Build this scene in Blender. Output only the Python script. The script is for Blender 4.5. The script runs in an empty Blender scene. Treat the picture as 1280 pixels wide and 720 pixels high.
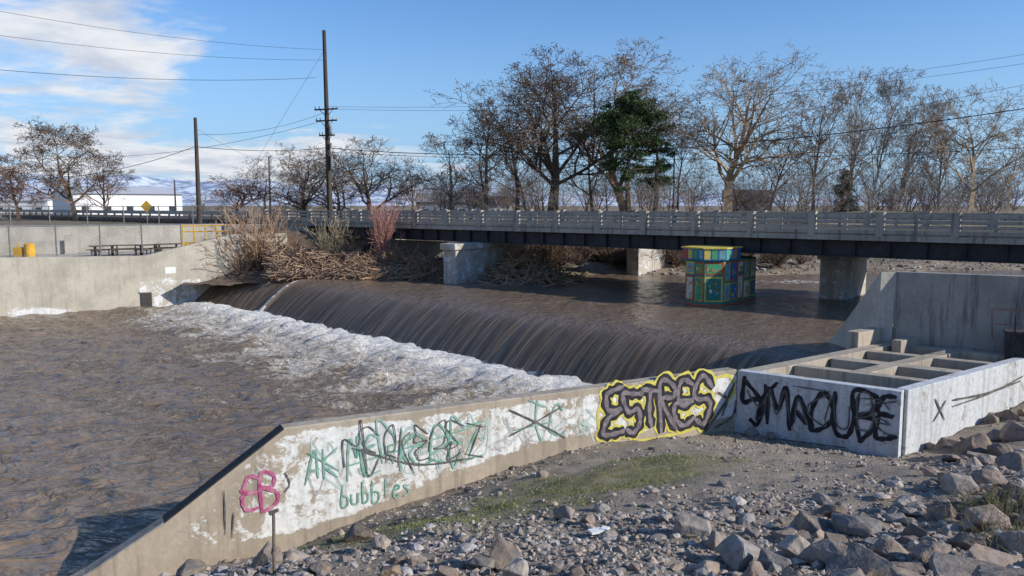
import bpy, math, random
import numpy as np
from mathutils import Vector, noise as mn
random.seed(4); RNG=np.random.default_rng(7)
F=985.0; TH=math.atan(103/F); CT,ST=math.cos(TH),math.sin(TH)
def ray(px,py):
    a=(px-640)/F; b=(360-py)/F
    return np.array([a, CT+b*ST, -ST+b*CT])
def G(px,py,z):
    r=ray(px,py); return r*(z/r[2])
def D(px,py,d):
    r=ray(px,py); return r*(d/r[1])
def onW(px,py,A,B):
    r=ray(px,py); e=np.array([B[0]-A[0],B[1]-A[1]]); n=np.array([-e[1],e[0]])
    t=(n@np.array(A[:2]))/(n@r[:2]); return r*t
def nrm(v): v=np.array(v,float); return v/np.linalg.norm(v)
def vnoise(x,y,seed=0):
    xi=np.floor(x).astype(np.int64); yi=np.floor(y).astype(np.int64); xf=x-xi; yf=y-yi
    u=xf*xf*(3-2*xf); v=yf*yf*(3-2*yf)
    def h(a,b):
        n=(a*374761393+b*668265263+seed*982451653)&0x7fffffff
        n=((n^(n>>13))*1274126177)&0x7fffffff
        return ((n^(n>>16))&0xffff)/65535.0
    return (h(xi,yi)*(1-u)+h(xi+1,yi)*u)*(1-v)+(h(xi,yi+1)*(1-u)+h(xi+1,yi+1)*u)*v
def fbm(x,y,o=4,seed=0):
    s=0;a=.5
    for i in range(o):
        s=s+a*vnoise(x*2**i,y*2**i,seed+i); a*=.5
    return s-.5*(1-.5**o)
def sstep(a,b,x):
    t=np.clip((x-a)/(b-a),0,1); return t*t*(3-2*t)
def link(o,parent=None):
    bpy.context.scene.collection.objects.link(o)
    if parent: o.parent=parent
    return o
def np_mesh(name,V,Fc,mats,smooth=False,col=None,attr=None,parent=None,midx=None,uv=None):
    V=np.asarray(V,np.float32); Fc=np.asarray(Fc,np.int32); n,k=Fc.shape
    me=bpy.data.meshes.new(name)
    me.vertices.add(len(V)); me.vertices.foreach_set('co',V.ravel())
    me.loops.add(n*k); me.loops.foreach_set('vertex_index',Fc.ravel())
    me.polygons.add(n); me.polygons.foreach_set('loop_start',np.arange(0,n*k,k,dtype=np.int32))
    me.polygons.foreach_set('loop_total',np.full(n,k,np.int32))
    if midx is not None: me.polygons.foreach_set('material_index',np.asarray(midx,np.int32))
    me.polygons.foreach_set('use_smooth',np.full(n,smooth))
    me.update(calc_edges=True)
    if col is not None:
        c=me.color_attributes.new('col','FLOAT_COLOR','POINT'); 
        cc=np.ones((len(V),4),np.float32); cc[:,:3]=col; c.data.foreach_set('color',cc.ravel())
    if attr:
        for kx,vv in attr.items():
            a=me.attributes.new(kx,'FLOAT','POINT'); a.data.foreach_set('value',np.asarray(vv,np.float32))
    if uv is not None:
        l=me.uv_layers.new(name='UVMap'); l.data.foreach_set('uv',np.asarray(uv,np.float32)[Fc.ravel()].ravel())
    for m in (mats if isinstance(mats,list) else [mats]): me.materials.append(m)
    return link(bpy.data.objects.new(name,me),parent)
class MB:
    def __init__(s): s.v=[];s.f=[];s.m=[]
    def poly(s,pts,m=0):
        b=len(s.v); s.v+= [tuple(map(float,p)) for p in pts]; s.f.append(tuple(range(b,b+len(pts)))); s.m.append(m)
    def prism(s,pts,z0,z1,m=0):
        n=len(pts); z0=[z0]*n if np.isscalar(z0) else z0; z1=[z1]*n if np.isscalar(z1) else z1
        b=len(s.v)
        ar=sum(pts[i][0]*pts[(i+1)%n][1]-pts[(i+1)%n][0]*pts[i][1] for i in range(n))
        if ar<0: pts=pts[::-1]; z0=z0[::-1]; z1=z1[::-1]
        s.v+=[(float(p[0]),float(p[1]),float(z)) for p,z in zip(pts,z0)]+[(float(p[0]),float(p[1]),float(z)) for p,z in zip(pts,z1)]
        s.f.append(tuple(range(b+n-1,b-1,-1))); s.f.append(tuple(range(b+n,b+2*n)))
        for i in range(n): s.f.append((b+i,b+(i+1)%n,b+n+(i+1)%n,b+n+i))
        s.m+=[m]*(n+2)
    def beam(s,A,B,w,z0,z1,m=0,side=0):
        A=np.array(A[:2],float);B=np.array(B[:2],float);e=nrm(B-A);n=np.array([-e[1],e[0]])
        o0,o1={0:(-w/2,w/2),1:(0,w),-1:(-w,0)}[side]
        za=[z0[0],z0[1],z0[1],z0[0]] if not np.isscalar(z0) else z0
        zb=[z1[0],z1[1],z1[1],z1[0]] if not np.isscalar(z1) else z1
        s.prism([A+n*o0,B+n*o0,B+n*o1,A+n*o1],za,zb,m)
    def box(s,c,sx,sy,z0,z1,m=0,ang=0):
        ca,sa=math.cos(ang),math.sin(ang)
        s.prism([(c[0]+ca*x*sx/2-sa*y*sy/2,c[1]+sa*x*sx/2+ca*y*sy/2) for x,y in((-1,-1),(1,-1),(1,1),(-1,1))],z0,z1,m)
    def tube(s,p,q,r0,r1=None,k=8,m=0):
        r1=r0 if r1 is None else r1
        p=np.array(p,float);q=np.array(q,float);d=nrm(q-p);ref=np.array([0,0,1.]) if abs(d[2])<.9 else np.array([1.,0,0])
        a=nrm(np.cross(d,ref));b2=np.cross(d,a);b=len(s.v)
        for c,r in((p,r0),(q,r1)):
            for i in range(k):
                t=2*math.pi*i/k; s.v.append(tuple(c+a*math.cos(t)*r+b2*math.sin(t)*r))
        for i in range(k): s.f.append((b+i,b+(i+1)%k,b+k+(i+1)%k,b+k+i)); s.m.append(m)
        s.f.append(tuple(range(b+k-1,b-1,-1))); s.f.append(tuple(range(b+k,b+2*k))); s.m+=[m,m]
    def obj(s,name,mats,bevel=0,parent=None,smooth=False):
        me=bpy.data.meshes.new(name); me.from_pydata(s.v,[],s.f); me.update()
        for m in (mats if isinstance(mats,list) else [mats]): me.materials.append(m)
        me.polygons.foreach_set('material_index',s.m)
        if smooth: me.polygons.foreach_set('use_smooth',[True]*len(s.f))
        o=link(bpy.data.objects.new(name,me),parent)
        if bevel:
            b=o.modifiers.new('b','BEVEL'); b.width=bevel; b.segments=2; b.limit_method='ANGLE'
        return o
def tubes(segs,k=3):
    P=np.array([s[0] for s in segs]);Q=np.array([s[1] for s in segs]);r0=np.array([s[2] for s in segs]);r1=np.array([s[3] for s in segs])
    d=Q-P; d/=np.linalg.norm(d,axis=1)[:,None]+1e-9
    ref=np.where(np.abs(d[:,2:3])<.9,np.array([[0,0,1.]]),np.array([[1.,0,0]]))
    a=np.cross(d,ref);a/=np.linalg.norm(a,axis=1)[:,None];b=np.cross(d,a)
    n=len(P);V=np.zeros((n,2*k,3))
    for i in range(k):
        t=2*math.pi*i/k;o=a*math.cos(t)+b*math.sin(t)
        V[:,i]=P+o*r0[:,None];V[:,k+i]=Q+o*r1[:,None]
    base=(np.arange(n)*2*k)[:,None]
    Fc=np.concatenate([base+np.array([[i,(i+1)%k,k+(i+1)%k,k+i]]) for i in range(k)])
    return V.reshape(-1,3),Fc

# ---------- materials
def newmat(name,rough=.9,spec=.3):
    m=bpy.data.materials.new(name);m.use_nodes=True;nt=m.node_tree
    bs=nt.nodes['Principled BSDF'];bs.inputs['Roughness'].default_value=rough
    bs.inputs['Specular IOR Level'].default_value=spec
    return m,nt,bs
def nd(nt,t,**k):
    n=nt.nodes.new(t)
    for a,b in k.items(): setattr(n,a,b)
    return n
def tc(nt,scale=(1,1,1),kind='Object'):
    t=nd(nt,'ShaderNodeTexCoord');m=nd(nt,'ShaderNodeMapping');m.inputs['Scale'].default_value=scale
    nt.links.new(t.outputs[kind],m.inputs['Vector']);return m.outputs[0]
def nz(nt,vec,scale,detail=6,rough=.6,dist=0):
    n=nd(nt,'ShaderNodeTexNoise');n.inputs['Scale'].default_value=scale;n.inputs['Detail'].default_value=min(detail,5)
    n.inputs['Roughness'].default_value=rough;n.inputs['Distortion'].default_value=dist
    nt.links.new(vec,n.inputs['Vector']);return n.outputs['Fac']
def rampf(nt,fac,a,b,lo=0,hi=1):
    r=nd(nt,'ShaderNodeMapRange');r.inputs[1].default_value=a;r.inputs[2].default_value=b;r.inputs[3].default_value=lo;r.inputs[4].default_value=hi
    r.interpolation_type='SMOOTHSTEP'
    nt.links.new(fac,r.inputs[0]);return r.outputs[0]
def mix(nt,fac,a,b,blend='MIX'):
    m=nd(nt,'ShaderNodeMix',data_type='RGBA',blend_type=blend)
    for s,v in((0,fac),(6,a),(7,b)):
        if hasattr(v,'links'): nt.links.new(v,m.inputs[s])
        elif s==0: m.inputs[0].default_value=v
        else: m.inputs[s].default_value=(*v,1) if len(v)==3 else v
    return m.outputs[2]
def math_(nt,op,a,b=0):
    m=nd(nt,'ShaderNodeMath',operation=op)
    for i,v in((0,a),(1,b)):
        if hasattr(v,'links'): nt.links.new(v,m.inputs[i])
        else: m.inputs[i].default_value=v
    return m.outputs[0]
def bump(nt,bs,h,strength=.5,dist=.05):
    b=nd(nt,'ShaderNodeBump');b.inputs['Strength'].default_value=strength;b.inputs['Distance'].default_value=dist
    nt.links.new(h,b.inputs['Height']);nt.links.new(b.outputs[0],bs.inputs['Normal'])
def attrn(nt,name,out='Fac'):
    a=nd(nt,'ShaderNodeAttribute');a.attribute_name=name;return a.outputs[out]
def simple(name,c1,c2=None,scale=3,rough=.85,bumps=.3,bd=.02,vec=(1,1,1),spec=.3,metal=0):
    m,nt,bs=newmat(name,rough,spec);c2=c2 or tuple(x*.65 for x in c1)
    v=tc(nt,vec);f=nz(nt,v,scale,3)
    nt.links.new(mix(nt,rampf(nt,f,.3,.7),c1,c2),bs.inputs['Base Color'])
    bs.inputs['Metallic'].default_value=metal
    if bumps: bump(nt,bs,nz(nt,v,scale*6,2),bumps,bd)
    return m
def concrete(name,c=(.36,.31,.25),dark=(.14,.12,.10),paint=None,streak=1.0,pthr=.5,useattr=False,joint=0):
    m,nt,bs=newmat(name,.88,.25)
    v=tc(nt);big=nz(nt,v,.7,5,.65);fine=nz(nt,v,9,5,.7)
    st=nz(nt,tc(nt,(3,3,.25)),1.6,5,.65)
    col=mix(nt,rampf(nt,big,.35,.7),c,tuple(x*.72 for x in c))
    col=mix(nt,math_(nt,'MULTIPLY',rampf(nt,st,.48,.72),.7*streak),col,dark)
    if paint:
        pn=nz(nt,v,1.5,5,.8,.4)
        mask=rampf(nt,pn,pthr-.03,pthr+.03)
        if useattr:
            a=attrn(nt,'paint');s=math_(nt,'ADD',math_(nt,'MULTIPLY',pn,.9),a);mask=rampf(nt,s,.93,1.0)
        pc=mix(nt,rampf(nt,st,.42,.72),paint,tuple(x*.66 for x in paint))
        pc=mix(nt,rampf(nt,fine,.52,.75,0,.6),pc,c)
        col=mix(nt,mask,col,pc)
    col=mix(nt,rampf(nt,fine,.3,.75,.0,.35),col,tuple(x*.5 for x in c))
    nt.links.new(col,bs.inputs['Base Color']);bump(nt,bs,fine,.35,.02);return m
M_con=concrete('concrete_tan',(.47,.40,.31))
M_conl=concrete('concrete_light',(.54,.49,.41),(.25,.22,.18),streak=.5)
M_cong=concrete('concrete_grey',(.40,.36,.31),(.07,.065,.06),streak=1.2)
M_paintw=concrete('painted_concrete',(.47,.39,.295),(.2,.17,.13),paint=(.78,.78,.74),useattr=True)
M_paintb=concrete('painted_ladder_concrete',(.42,.38,.32),(.18,.17,.15),paint=(.60,.62,.63),pthr=.40)
M_leftw=concrete('riverwall_concrete',(.52,.47,.38),(.25,.21,.16),paint=(.76,.76,.74),useattr=True,streak=.6)
M_dark=simple('dark_cap',(.035,.033,.032),(.07,.065,.06),8)
M_steel=simple('girder_steel',(.035,.038,.045),(.02,.02,.022),2,.6)
M_wood=simple('pole_wood',(.09,.065,.045),(.05,.038,.03),3,vec=(3,3,.3))
M_metal=simple('galvanised',(.32,.33,.34),(.2,.2,.2),5,.5,metal=.6)
M_yel=simple('yellow_paint',(.75,.42,.03),(.6,.32,.02),3,.5)
M_asph=simple('asphalt',(.06,.058,.055),(.045,.043,.04),2)
M_black=simple('black_spray',(.02,.02,.025),(.045,.045,.05),8,.7,0,spec=.1)
M_yspray=simple('yellow_spray',(.68,.60,.10),(.50,.43,.12),5,.8,0,spec=.1)
M_pale=simple('purple_grey_spray',(.25,.215,.22),(.13,.11,.12),7,.8,0,spec=.1)
M_green=simple('green_spray',(.13,.30,.22),(.30,.45,.38),6,.8,0,spec=.1)
M_mag=simple('magenta_spray',(.38,.05,.16),(.5,.24,.3),7,.8,0,spec=.1)
M_grey=simple('dark_spray',(.07,.07,.07),(.18,.17,.15),6,.8,0,spec=.1)
M_fade=simple('faded_spray',(.34,.45,.40),(.52,.56,.52),6,.8,0,spec=.1)
M_fadeg=simple('faded_grey_spray',(.36,.36,.36),(.54,.53,.50),6,.8,0,spec=.1)
M_white=simple('white_paint',(.78,.78,.76),(.66,.66,.64),2,.6,.1)
M_wire=simple('wire',(.02,.02,.02),(.03,.03,.03),3,.6,0)
def attrcol(name,rough=.9,bs_=.4,bscale=25,var=.5,dirt=(.1,.08,.06)):
    m,nt,bs=newmat(name,rough,.3);v=tc(nt);f=nz(nt,v,bscale,3,.7)
    c=attrn(nt,'col','Color');g=nz(nt,v,3,3,.6)
    col=mix(nt,math_(nt,'MULTIPLY',rampf(nt,g,.45,.7),var),c,dirt)
    col=mix(nt,rampf(nt,f,.4,.7,0,.4),col,(.03,.026,.022))
    nt.links.new(col,bs.inputs['Base Color']);bump(nt,bs,f,bs_,.03);return m
M_stone=attrcol('stone',dirt=(.29,.22,.15))
M_rock=attrcol('basalt_rock',.85,.8,9,.6,(.36,.26,.17))

# ================= KEY LAYOUT
ZL,ZU,ZW=-7.0,-5.0,-4.4
K=G(355,537,ZW)[:2]; F1=G(921,463,ZW)[:2]; F2=G(1127,490,ZW)[:2]; Rr=G(1280,449,ZW)[:2]
U=nrm(Rr-F2)
wd=nrm(F1-K)
L1=onW(205,655,K,F1); L2=onW(108,720,K,F1)
RW0=F2+U*8.4
crC=G(1006,441,ZU)[:2]; crB=G(372,351,ZU)[:2]; crA=G(283,343,ZU)[:2]
LW0=G(0,397,ZL)[:2]; LW1=G(235,381,ZL)[:2]; lwd=nrm(LW1-LW0)
BR0=D(360,263,66)[:2]; BR1=D(1280,268,33)[:2]; bd=nrm(BR1-BR0); bn=np.array([-bd[1],bd[0]])
if bn[1]<0: bn=-bn
RT0=D(1120,340,25.3)[:2]; RT1=D(1285,350,23.6)[:2]

cps=[]
for px,py in[(300,703),(400,672),(500,632),(600,600),(700,570),(780,553),(860,544),(925,540)]: cps.append(onW(px,py,K,F1))
for px,py in[(1000,553),(1125,573)]: cps.append(onW(px,py,F1,F2))
for px,py in[(1200,538),(1280,502)]: cps.append(onW(px,py,F2,Rr))
cps+= [np.array([0,0,-1.7]),D(640,720,7.6),D(900,720,7.4),D(1280,720,7.0),D(400,720,8.4),D(1280,600,11.3),D(1100,640,10.2),D(800,620,12.0),np.array([-9.5,12,-7.2]),np.array([-8,7,-4.6]),np.array([20,24,-3.6]),np.array([22,12,-2.6]),np.array([-4,0,-2.0]),np.array([8,0,-1.6]),np.array([L2[0],L2[1],-7.0])]
cps=np.array(cps)
def tps_fit(P):
    n=len(P);d=np.linalg.norm(P[:,None,:2]-P[None,:,:2],axis=2);Km=np.where(d>0,d*d*np.log(d+1e-9),0)+np.eye(n)*.5
    A=np.zeros((n+3,n+3));A[:n,:n]=Km;A[:n,n]=1;A[:n,n+1:]=P[:,:2];A[n:,:n]=A[:n,n:].T
    return np.linalg.solve(A,np.r_[P[:,2],0,0,0])
TW=tps_fit(cps)
def bankz(x,y):
    x=np.asarray(x,float);y=np.asarray(y,float);s=TW[-3]+TW[-2]*x+TW[-1]*y
    for i,p in enumerate(cps):
        d=np.hypot(x-p[0],y-p[1]);s=s+TW[i]*d*d*np.log(d+1e-9)
    return np.clip(s,-9,-1.4)
def bank_full(x,y):
    return bankz(x,y)+fbm(x*.9,y*.9,4,5)*.28+fbm(x*5,y*5,3,9)*.06
def inpoly(x,y,poly):
    ins=np.zeros(x.shape,bool);n=len(poly)
    for i in range(n):
        x0,y0=poly[i];x1,y1=poly[(i+1)%n]
        if y0==y1: continue
        c=((y0>y)!=(y1>y))&(x<(x1-x0)*(y-y0)/(y1-y0)+x0);ins^=c
    return ins
def pdist(x,y,poly,closed=True):
    d=np.full(x.shape,1e9);n=len(poly)
    for i in range(n if closed else n-1):
        x0,y0=poly[i];x1,y1=poly[(i+1)%n];ex,ey=x1-x0,y1-y0
        t=np.clip(((x-x0)*ex+(y-y0)*ey)/(ex*ex+ey*ey+1e-12),0,1);d=np.minimum(d,np.hypot(x-x0-t*ex,y-y0-t*ey))
    return d
wn=np.array([wd[1],-wd[0]])
if wn@(-K)<0: wn=-wn
bankpoly=[(-60,-40),(-60,-14),tuple(L2[:2]-wd*6+wn*-.12),tuple(K-wn*.15),tuple(F1-wn*.15),tuple(F1+.1*U),tuple(F2+.12*U+np.array([-.1,.1])),tuple(RW0),tuple(RT1+np.array([0,-.1])),(30,20),(60,20),(60,-40)]

# ---------------- river polygon & main ground
river=[(-150,-60),tuple(LW0-lwd*110),tuple(LW0),tuple(LW1),tuple(LW1+lwd*4),(-15.5,60.5),(-9,58.5),(-4,55),(1,57),(8,57.5),(14,56.5),(24,58),(60,66),(90,60),(60,54),(30,48),(24,42),(19,34),tuple(RT0+np.array([-.2,1.0])),tuple(RT0),tuple(RW0),tuple(F2),tuple(F1),tuple(K),tuple(L2[:2]),(-30,1),(-60,-14),(-100,-60)]
def axis(lo,hi,st,far,g=1.25):
    a=list(np.arange(lo,hi,st));s=st
    r=[];v=hi
    while v<far: r.append(v);s*=g;v+=s
    r.append(far);l=[];v=lo-st;s=st
    while v>-far: l.append(v);s*=g;v-=s
    l.append(-far);return np.array(l[::-1]+a+r)
gx=axis(-60,60,.6,6000);gy=axis(-4,110,.6,6000)
X,Y=np.meshgrid(gx,gy)
dr=pdist(X,Y,river);ins=inpoly(X,Y,river);sd=np.where(ins,-dr,dr)
nse=fbm(X*.15,Y*.15,4,3);nf=fbm(X*.8,Y*.8,3,8)
far=-4.9+3.7*sstep(6,24,sd)+.5*sstep(0,5,sd)+nse*.6*sstep(0,6,sd)
farm=sstep(26,60,sd)
Zg=far*(1-farm)-1.3*farm
rt=-4.7+1.6*sstep(1,9,sd)
Zg=np.where((X>8)&(Y<50)&(Y>22),rt+nf*.12,Zg)
P20=np.array([-47.,55.]);P21=np.array([-24.,66.])
sidev=lambda A,B:(B[0]-A[0])*(Y-A[1])-(B[1]-A[1])*(X-A[0])
leftland=(sidev(LW0,LW1)>0)&(X<-17)
d2=sidev(P20,P21)/np.linalg.norm(P21-P20)
dl=sidev(LW0,LW1)/np.linalg.norm(LW1-LW0)
Zg=np.where(leftland,np.where(d2>1.3,-1.75,-4.0),Zg)
Zg=np.where(leftland&(dl<.9),-8,Zg)
Zg=np.where(ins,-8+0*X,Zg)
Zg=np.where(ins&(sd>-2.5)&(X>-20)&(Y>40),-5.0+.9*sd,Zg)
inb=inpoly(X,Y,bankpoly)
db=pdist(X,Y,bankpoly)
Zg=np.where(inb,np.where(db>.9,bankz(X,Y)-.5,-8),Zg)
Zg=np.where((Y<26)&(X>14)&~inb,-2.8,Zg)
Zg=np.where(inpoly(X,Y,[tuple(F1),tuple(F1+U*9),tuple(RT0+[0.2,.6]),tuple(RT1+[.4,.6]),tuple(RW0),tuple(F2)]),-8,Zg)
Zg+= nf*.1*(~ins)
ny,nx=X.shape
idx=np.arange(nx*ny).reshape(ny,nx)
def gridf(idx): return np.stack([idx[:-1,:-1],idx[:-1,1:],idx[1:,1:],idx[1:,:-1]],-1).reshape(-1,4)
m,nt,bs=newmat('ground_mat',.95,.2)
v=tc(nt);a=nz(nt,v,.25,5,.65);b=nz(nt,v,4,5,.7);c=nz(nt,v,.03,5,.6)
col=mix(nt,rampf(nt,a,.4,.6),(.30,.23,.16),(.16,.12,.085));col=mix(nt,rampf(nt,b,.4,.75,0,.6),col,(.36,.31,.24))
col=mix(nt,rampf(nt,c,.5,.62,0,.7),col,(.15,.14,.07))
nt.links.new(col,bs.inputs['Base Color']);bump(nt,bs,b,.8,.15)
np_mesh('ground',np.stack([X,Y,Zg],-1).reshape(-1,3),gridf(idx),m,True)

# ---------------- foreground bank
bx=np.arange(-13,26,.1);by=np.arange(3,26,.1);BX,BY=np.meshgrid(bx,by)
BZ=bank_full(BX,BY);ib=inpoly(BX,BY,bankpoly);BZ=np.where(ib,BZ,-8.2)
def hit_bank(px,py):
    r=ray(px,py)
    ts_=np.arange(3,30,.05);p=r[None]*ts_[:,None];z=bankz(p[:,0],p[:,1]);k=np.argmax(p[:,2]<z);return p[k]
GP=[tuple(hit_bank(*q)[:2]) for q in[(470,668),(560,650),(660,625),(760,598),(850,580)]]
def grassmask(x,y):
    d=pdist(x,y,GP,False)
    return sstep(2.2,.2,d+fbm(x*.8,y*.8,4,31)*3.0)
gm=grassmask(BX,BY)*ib
bi=np.arange(BX.size).reshape(BX.shape)
m,nt,bs=newmat('gravel_soil',.95,.15);v=tc(nt);a=nz(nt,v,1.0,5,.7);b=nz(nt,v,22,4,.7);c=nz(nt,v,60,3,.6)
col=mix(nt,rampf(nt,a,.35,.65),(.45,.365,.275),(.31,.25,.185));col=mix(nt,rampf(nt,b,.42,.62,0,.7),col,(.53,.46,.38))
col=mix(nt,rampf(nt,c,.45,.65,0,.65),col,(.13,.10,.08))
g=math_(nt,'MULTIPLY',attrn(nt,'grass'),rampf(nt,a,.25,.55,.1,.8))
col=mix(nt,g,col,mix(nt,rampf(nt,b,.4,.6),(.14,.155,.045),(.29,.25,.11)))
nt.links.new(col,bs.inputs['Base Color']);bump(nt,bs,b,1.0,.08)
fb=gridf(bi);okf=ib.ravel()[fb].any(1)
np_mesh('gravel_bank',np.stack([BX,BY,BZ],-1).reshape(-1,3),fb[okf],m,True,attr={'grass':gm.ravel()})
import bmesh
def ico(sub):
    b=bmesh.new();bmesh.ops.create_icosphere(b,subdivisions=sub,radius=1);b.verts.ensure_lookup_table()
    V=np.array([v.co for v in b.verts]);Fc=np.array([[v.index for v in f.verts] for f in b.faces]);b.free();return V,Fc
IV,IF=ico(1)
I2V,I2F=ico(2)
def scatter(name,pts,sizes,cols,mat,BV=IV,BF=IF,jit=.28,flat=.6):
    n=len(pts);k=len(BV)
    V=BV[None]*(1+RNG.normal(0,jit,(n,k,1)).clip(-.5,.6))
    sc=np.stack([RNG.uniform(.7,1.25,n),RNG.uniform(.7,1.25,n),RNG.uniform(.4,.9,n)*flat/.6],-1)
    V=V*sc[:,None]*sizes[:,None,None]
    q=RNG.uniform(0,2*math.pi,n);c,s=np.cos(q),np.sin(q);x=V[...,0]*c[:,None]-V[...,1]*s[:,None];y=V[...,0]*s[:,None]+V[...,1]*c[:,None]
    t=RNG.normal(0,.35,n);ct,st=np.cos(t),np.sin(t);z=V[...,2];y2=y*ct[:,None]-z*st[:,None];z2=y*st[:,None]+z*ct[:,None]
    V=np.stack([x,y2,z2],-1)+pts[:,None]
    Fc=(BF[None]+(np.arange(n)*k)[:,None,None]).reshape(-1,3)
    return np_mesh(name,V.reshape(-1,3),Fc,mat,False,col=np.repeat(cols,k,0))
def bank_pts(n):
    x=RNG.uniform(-9,19,n*4);y=RNG.uniform(5.5,24,n*4)
    keep=inpoly(x,y,bankpoly)&(np.abs(x)<y*.72+1)&(RNG.uniform(0,1,n*4)<np.clip(11/y,0,1)**1.3);x=x[keep][:n];y=y[keep][:n]
    return x,y
def stonecols(n):
    g=RNG.uniform(.16,.50,n)[:,None];w=RNG.uniform(0,1,n)[:,None]
    return g*(np.array([[1,.95,.89]])*(1-w)+np.array([[1.12,.88,.70]])*w)
x,y=bank_pts(40000);gmv=grassmask(x,y);dense=fbm(x*.6,y*.6,4,77)
near=sstep(13.5,9.5,y-.15*x)
keep=(RNG.uniform(0,1,len(x))>gmv*.92)&(RNG.uniform(0,1,len(x))<np.clip(.25+.5*near+dense*2.2,0.06,1));x,y=x[keep],y[keep]
s=np.exp(RNG.normal(-3.8,.5,len(x))).clip(.01,.08)
scatter('gravel',np.stack([x,y,bank_full(x,y)+s*.15],-1),s,stonecols(len(x)),M_stone)
x,y=bank_pts(800);dd=pdist(x,y,[tuple(K+wn*1),tuple(F1+wn)],False)
near=sstep(13.5,9.5,y-.15*x)
keep=(grassmask(x,y)<.3)&((dd>2.2)|(RNG.uniform(0,1,len(x))<.1))&(RNG.uniform(0,1,len(x))<.1+.8*near);x,y=x[keep],y[keep]
s=np.exp(RNG.normal(-2.65,.4,len(x))).clip(.04,.15)
scatter('cobbles',np.stack([x,y,bank_full(x,y)+s*.1],-1),s,stonecols(len(x)),M_stone,I2V,I2F,.1)

def boulder(c,sx,sy,sz,rng,colr):
    b=bmesh.new()
    for i in range(14):
        v=nrm(rng.normal(0,1,3))*rng.uniform(.8,1.05);b.verts.new((v[0]*sx,v[1]*sy,v[2]*sz))
    r=bmesh.ops.convex_hull(b,input=b.verts)
    bmesh.ops.delete(b,geom=[g for g in r['geom_interior'] if isinstance(g,bmesh.types.BMVert)],context='VERTS')
    bmesh.ops.bevel(b,geom=list(b.edges),offset=.045*min(sx,sz),segments=1,affect='EDGES')
    bmesh.ops.triangulate(b,faces=b.faces)
    for _ in range(2): bmesh.ops.subdivide_edges(b,edges=[e for e in b.edges if e.calc_length()>.12*max(sx,.3)],cuts=1); bmesh.ops.triangulate(b,faces=b.faces)
    b.verts.ensure_lookup_table();V=np.array([v.co for v in b.verts])
    off=rng.uniform(0,50,3)
    dsp=np.array([mn.fractal(Vector(v*1.5/max(sx,.3)+off),.9,2,4) for v in V])
    V=V*(1+.12*dsp[:,None]);Fc=np.array([[v.index for v in f.verts] for f in b.faces]);b.free()
    a=rng.uniform(0,6.3);R=np.array([[math.cos(a),-math.sin(a),0],[math.sin(a),math.cos(a),0],[0,0,1]]);V=V@R.T+np.array(c)
    return V,Fc,np.tile(colr,(len(V),1))
bl=[(630,692,34),(605,700,20),(645,712,22),(447,668,26),(475,676,16),(330,700,32),(370,695,18),(240,712,26),(430,703,16),(865,660,30),(893,676,22),(925,688,34),(965,700,26),(1000,690,30),(1035,700,36),(1075,705,40),(1110,690,26),(1070,655,30),(1015,655,26),(1040,640,18),(980,668,16),(1130,712,34),(1165,700,28),(1200,712,40),(1250,700,42),(1275,680,30),(1215,560,28),(1185,555,16),(1250,565,20),(1270,580,26),(1235,600,22),(1275,620,32),(1200,610,24),(1160,590,12),(1180,640,20),(1130,630,20),(1230,650,26),(1100,660,18),(1150,665,22),(1275,540,22),(1262,520,14),(940,540,12),(965,545,10),(905,572,8),(850,655,14),(830,650,14),(705,640,18),(735,650,12),(1010,548,10),(1005,600,10),(1240,520,14),(1120,640,12),(945,715,22),(1060,725,30),(990,722,24),(560,715,18),(520,700,12),(665,655,10),(720,715,14),(800,700,14),(1190,575,14),(1265,735,50),(1150,735,40),(1140,675,16),(885,710,18),(300,716,18),(400,712,20),(210,716,18),(487,712,14),(1045,672,16),(1212,680,26),(1225,575,18)]
Vs=[];Fs=[];Cs=[];o_=0;rr=np.random.default_rng(11)
def add_b(p,s):
    global o_
    g=rr.uniform(.13,.36);w=rr.uniform(0,1);cl=g*(np.array([1,.94,.88])*(1-w)+np.array([1.2,.9,.7])*w)
    V,Fc,C=boulder((p[0],p[1],p[2]+s*.22),s*rr.uniform(.85,1.2),s*rr.uniform(.7,1.05),s*rr.uniform(.55,.8),rr,cl)
    Vs.append(V);Fs.append(Fc+o_);Cs.append(C);o_+=len(V)
for px,py,r in bl:
    p=hit_bank(px,py+r*.35);add_b(p,r/F*np.linalg.norm(p)*1.0)
for i in range(120):
    px=rr.uniform(930,1330);py=rr.uniform(640,760)
    if i%3==0: px=rr.uniform(1150,1330);py=rr.uniform(520,640)
    p=hit_bank(px,py);add_b(p,rr.uniform(5,15)/F*np.linalg.norm(p))
for i in range(24):
    px=rr.uniform(200,900);py=rr.uniform(695,740);p=hit_bank(px,py);add_b(p,rr.uniform(5,11)/F*np.linalg.norm(p))
np_mesh('riprap_boulders',np.concatenate(Vs),np.concatenate(Fs),M_rock,False,col=np.concatenate(Cs))

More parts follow.
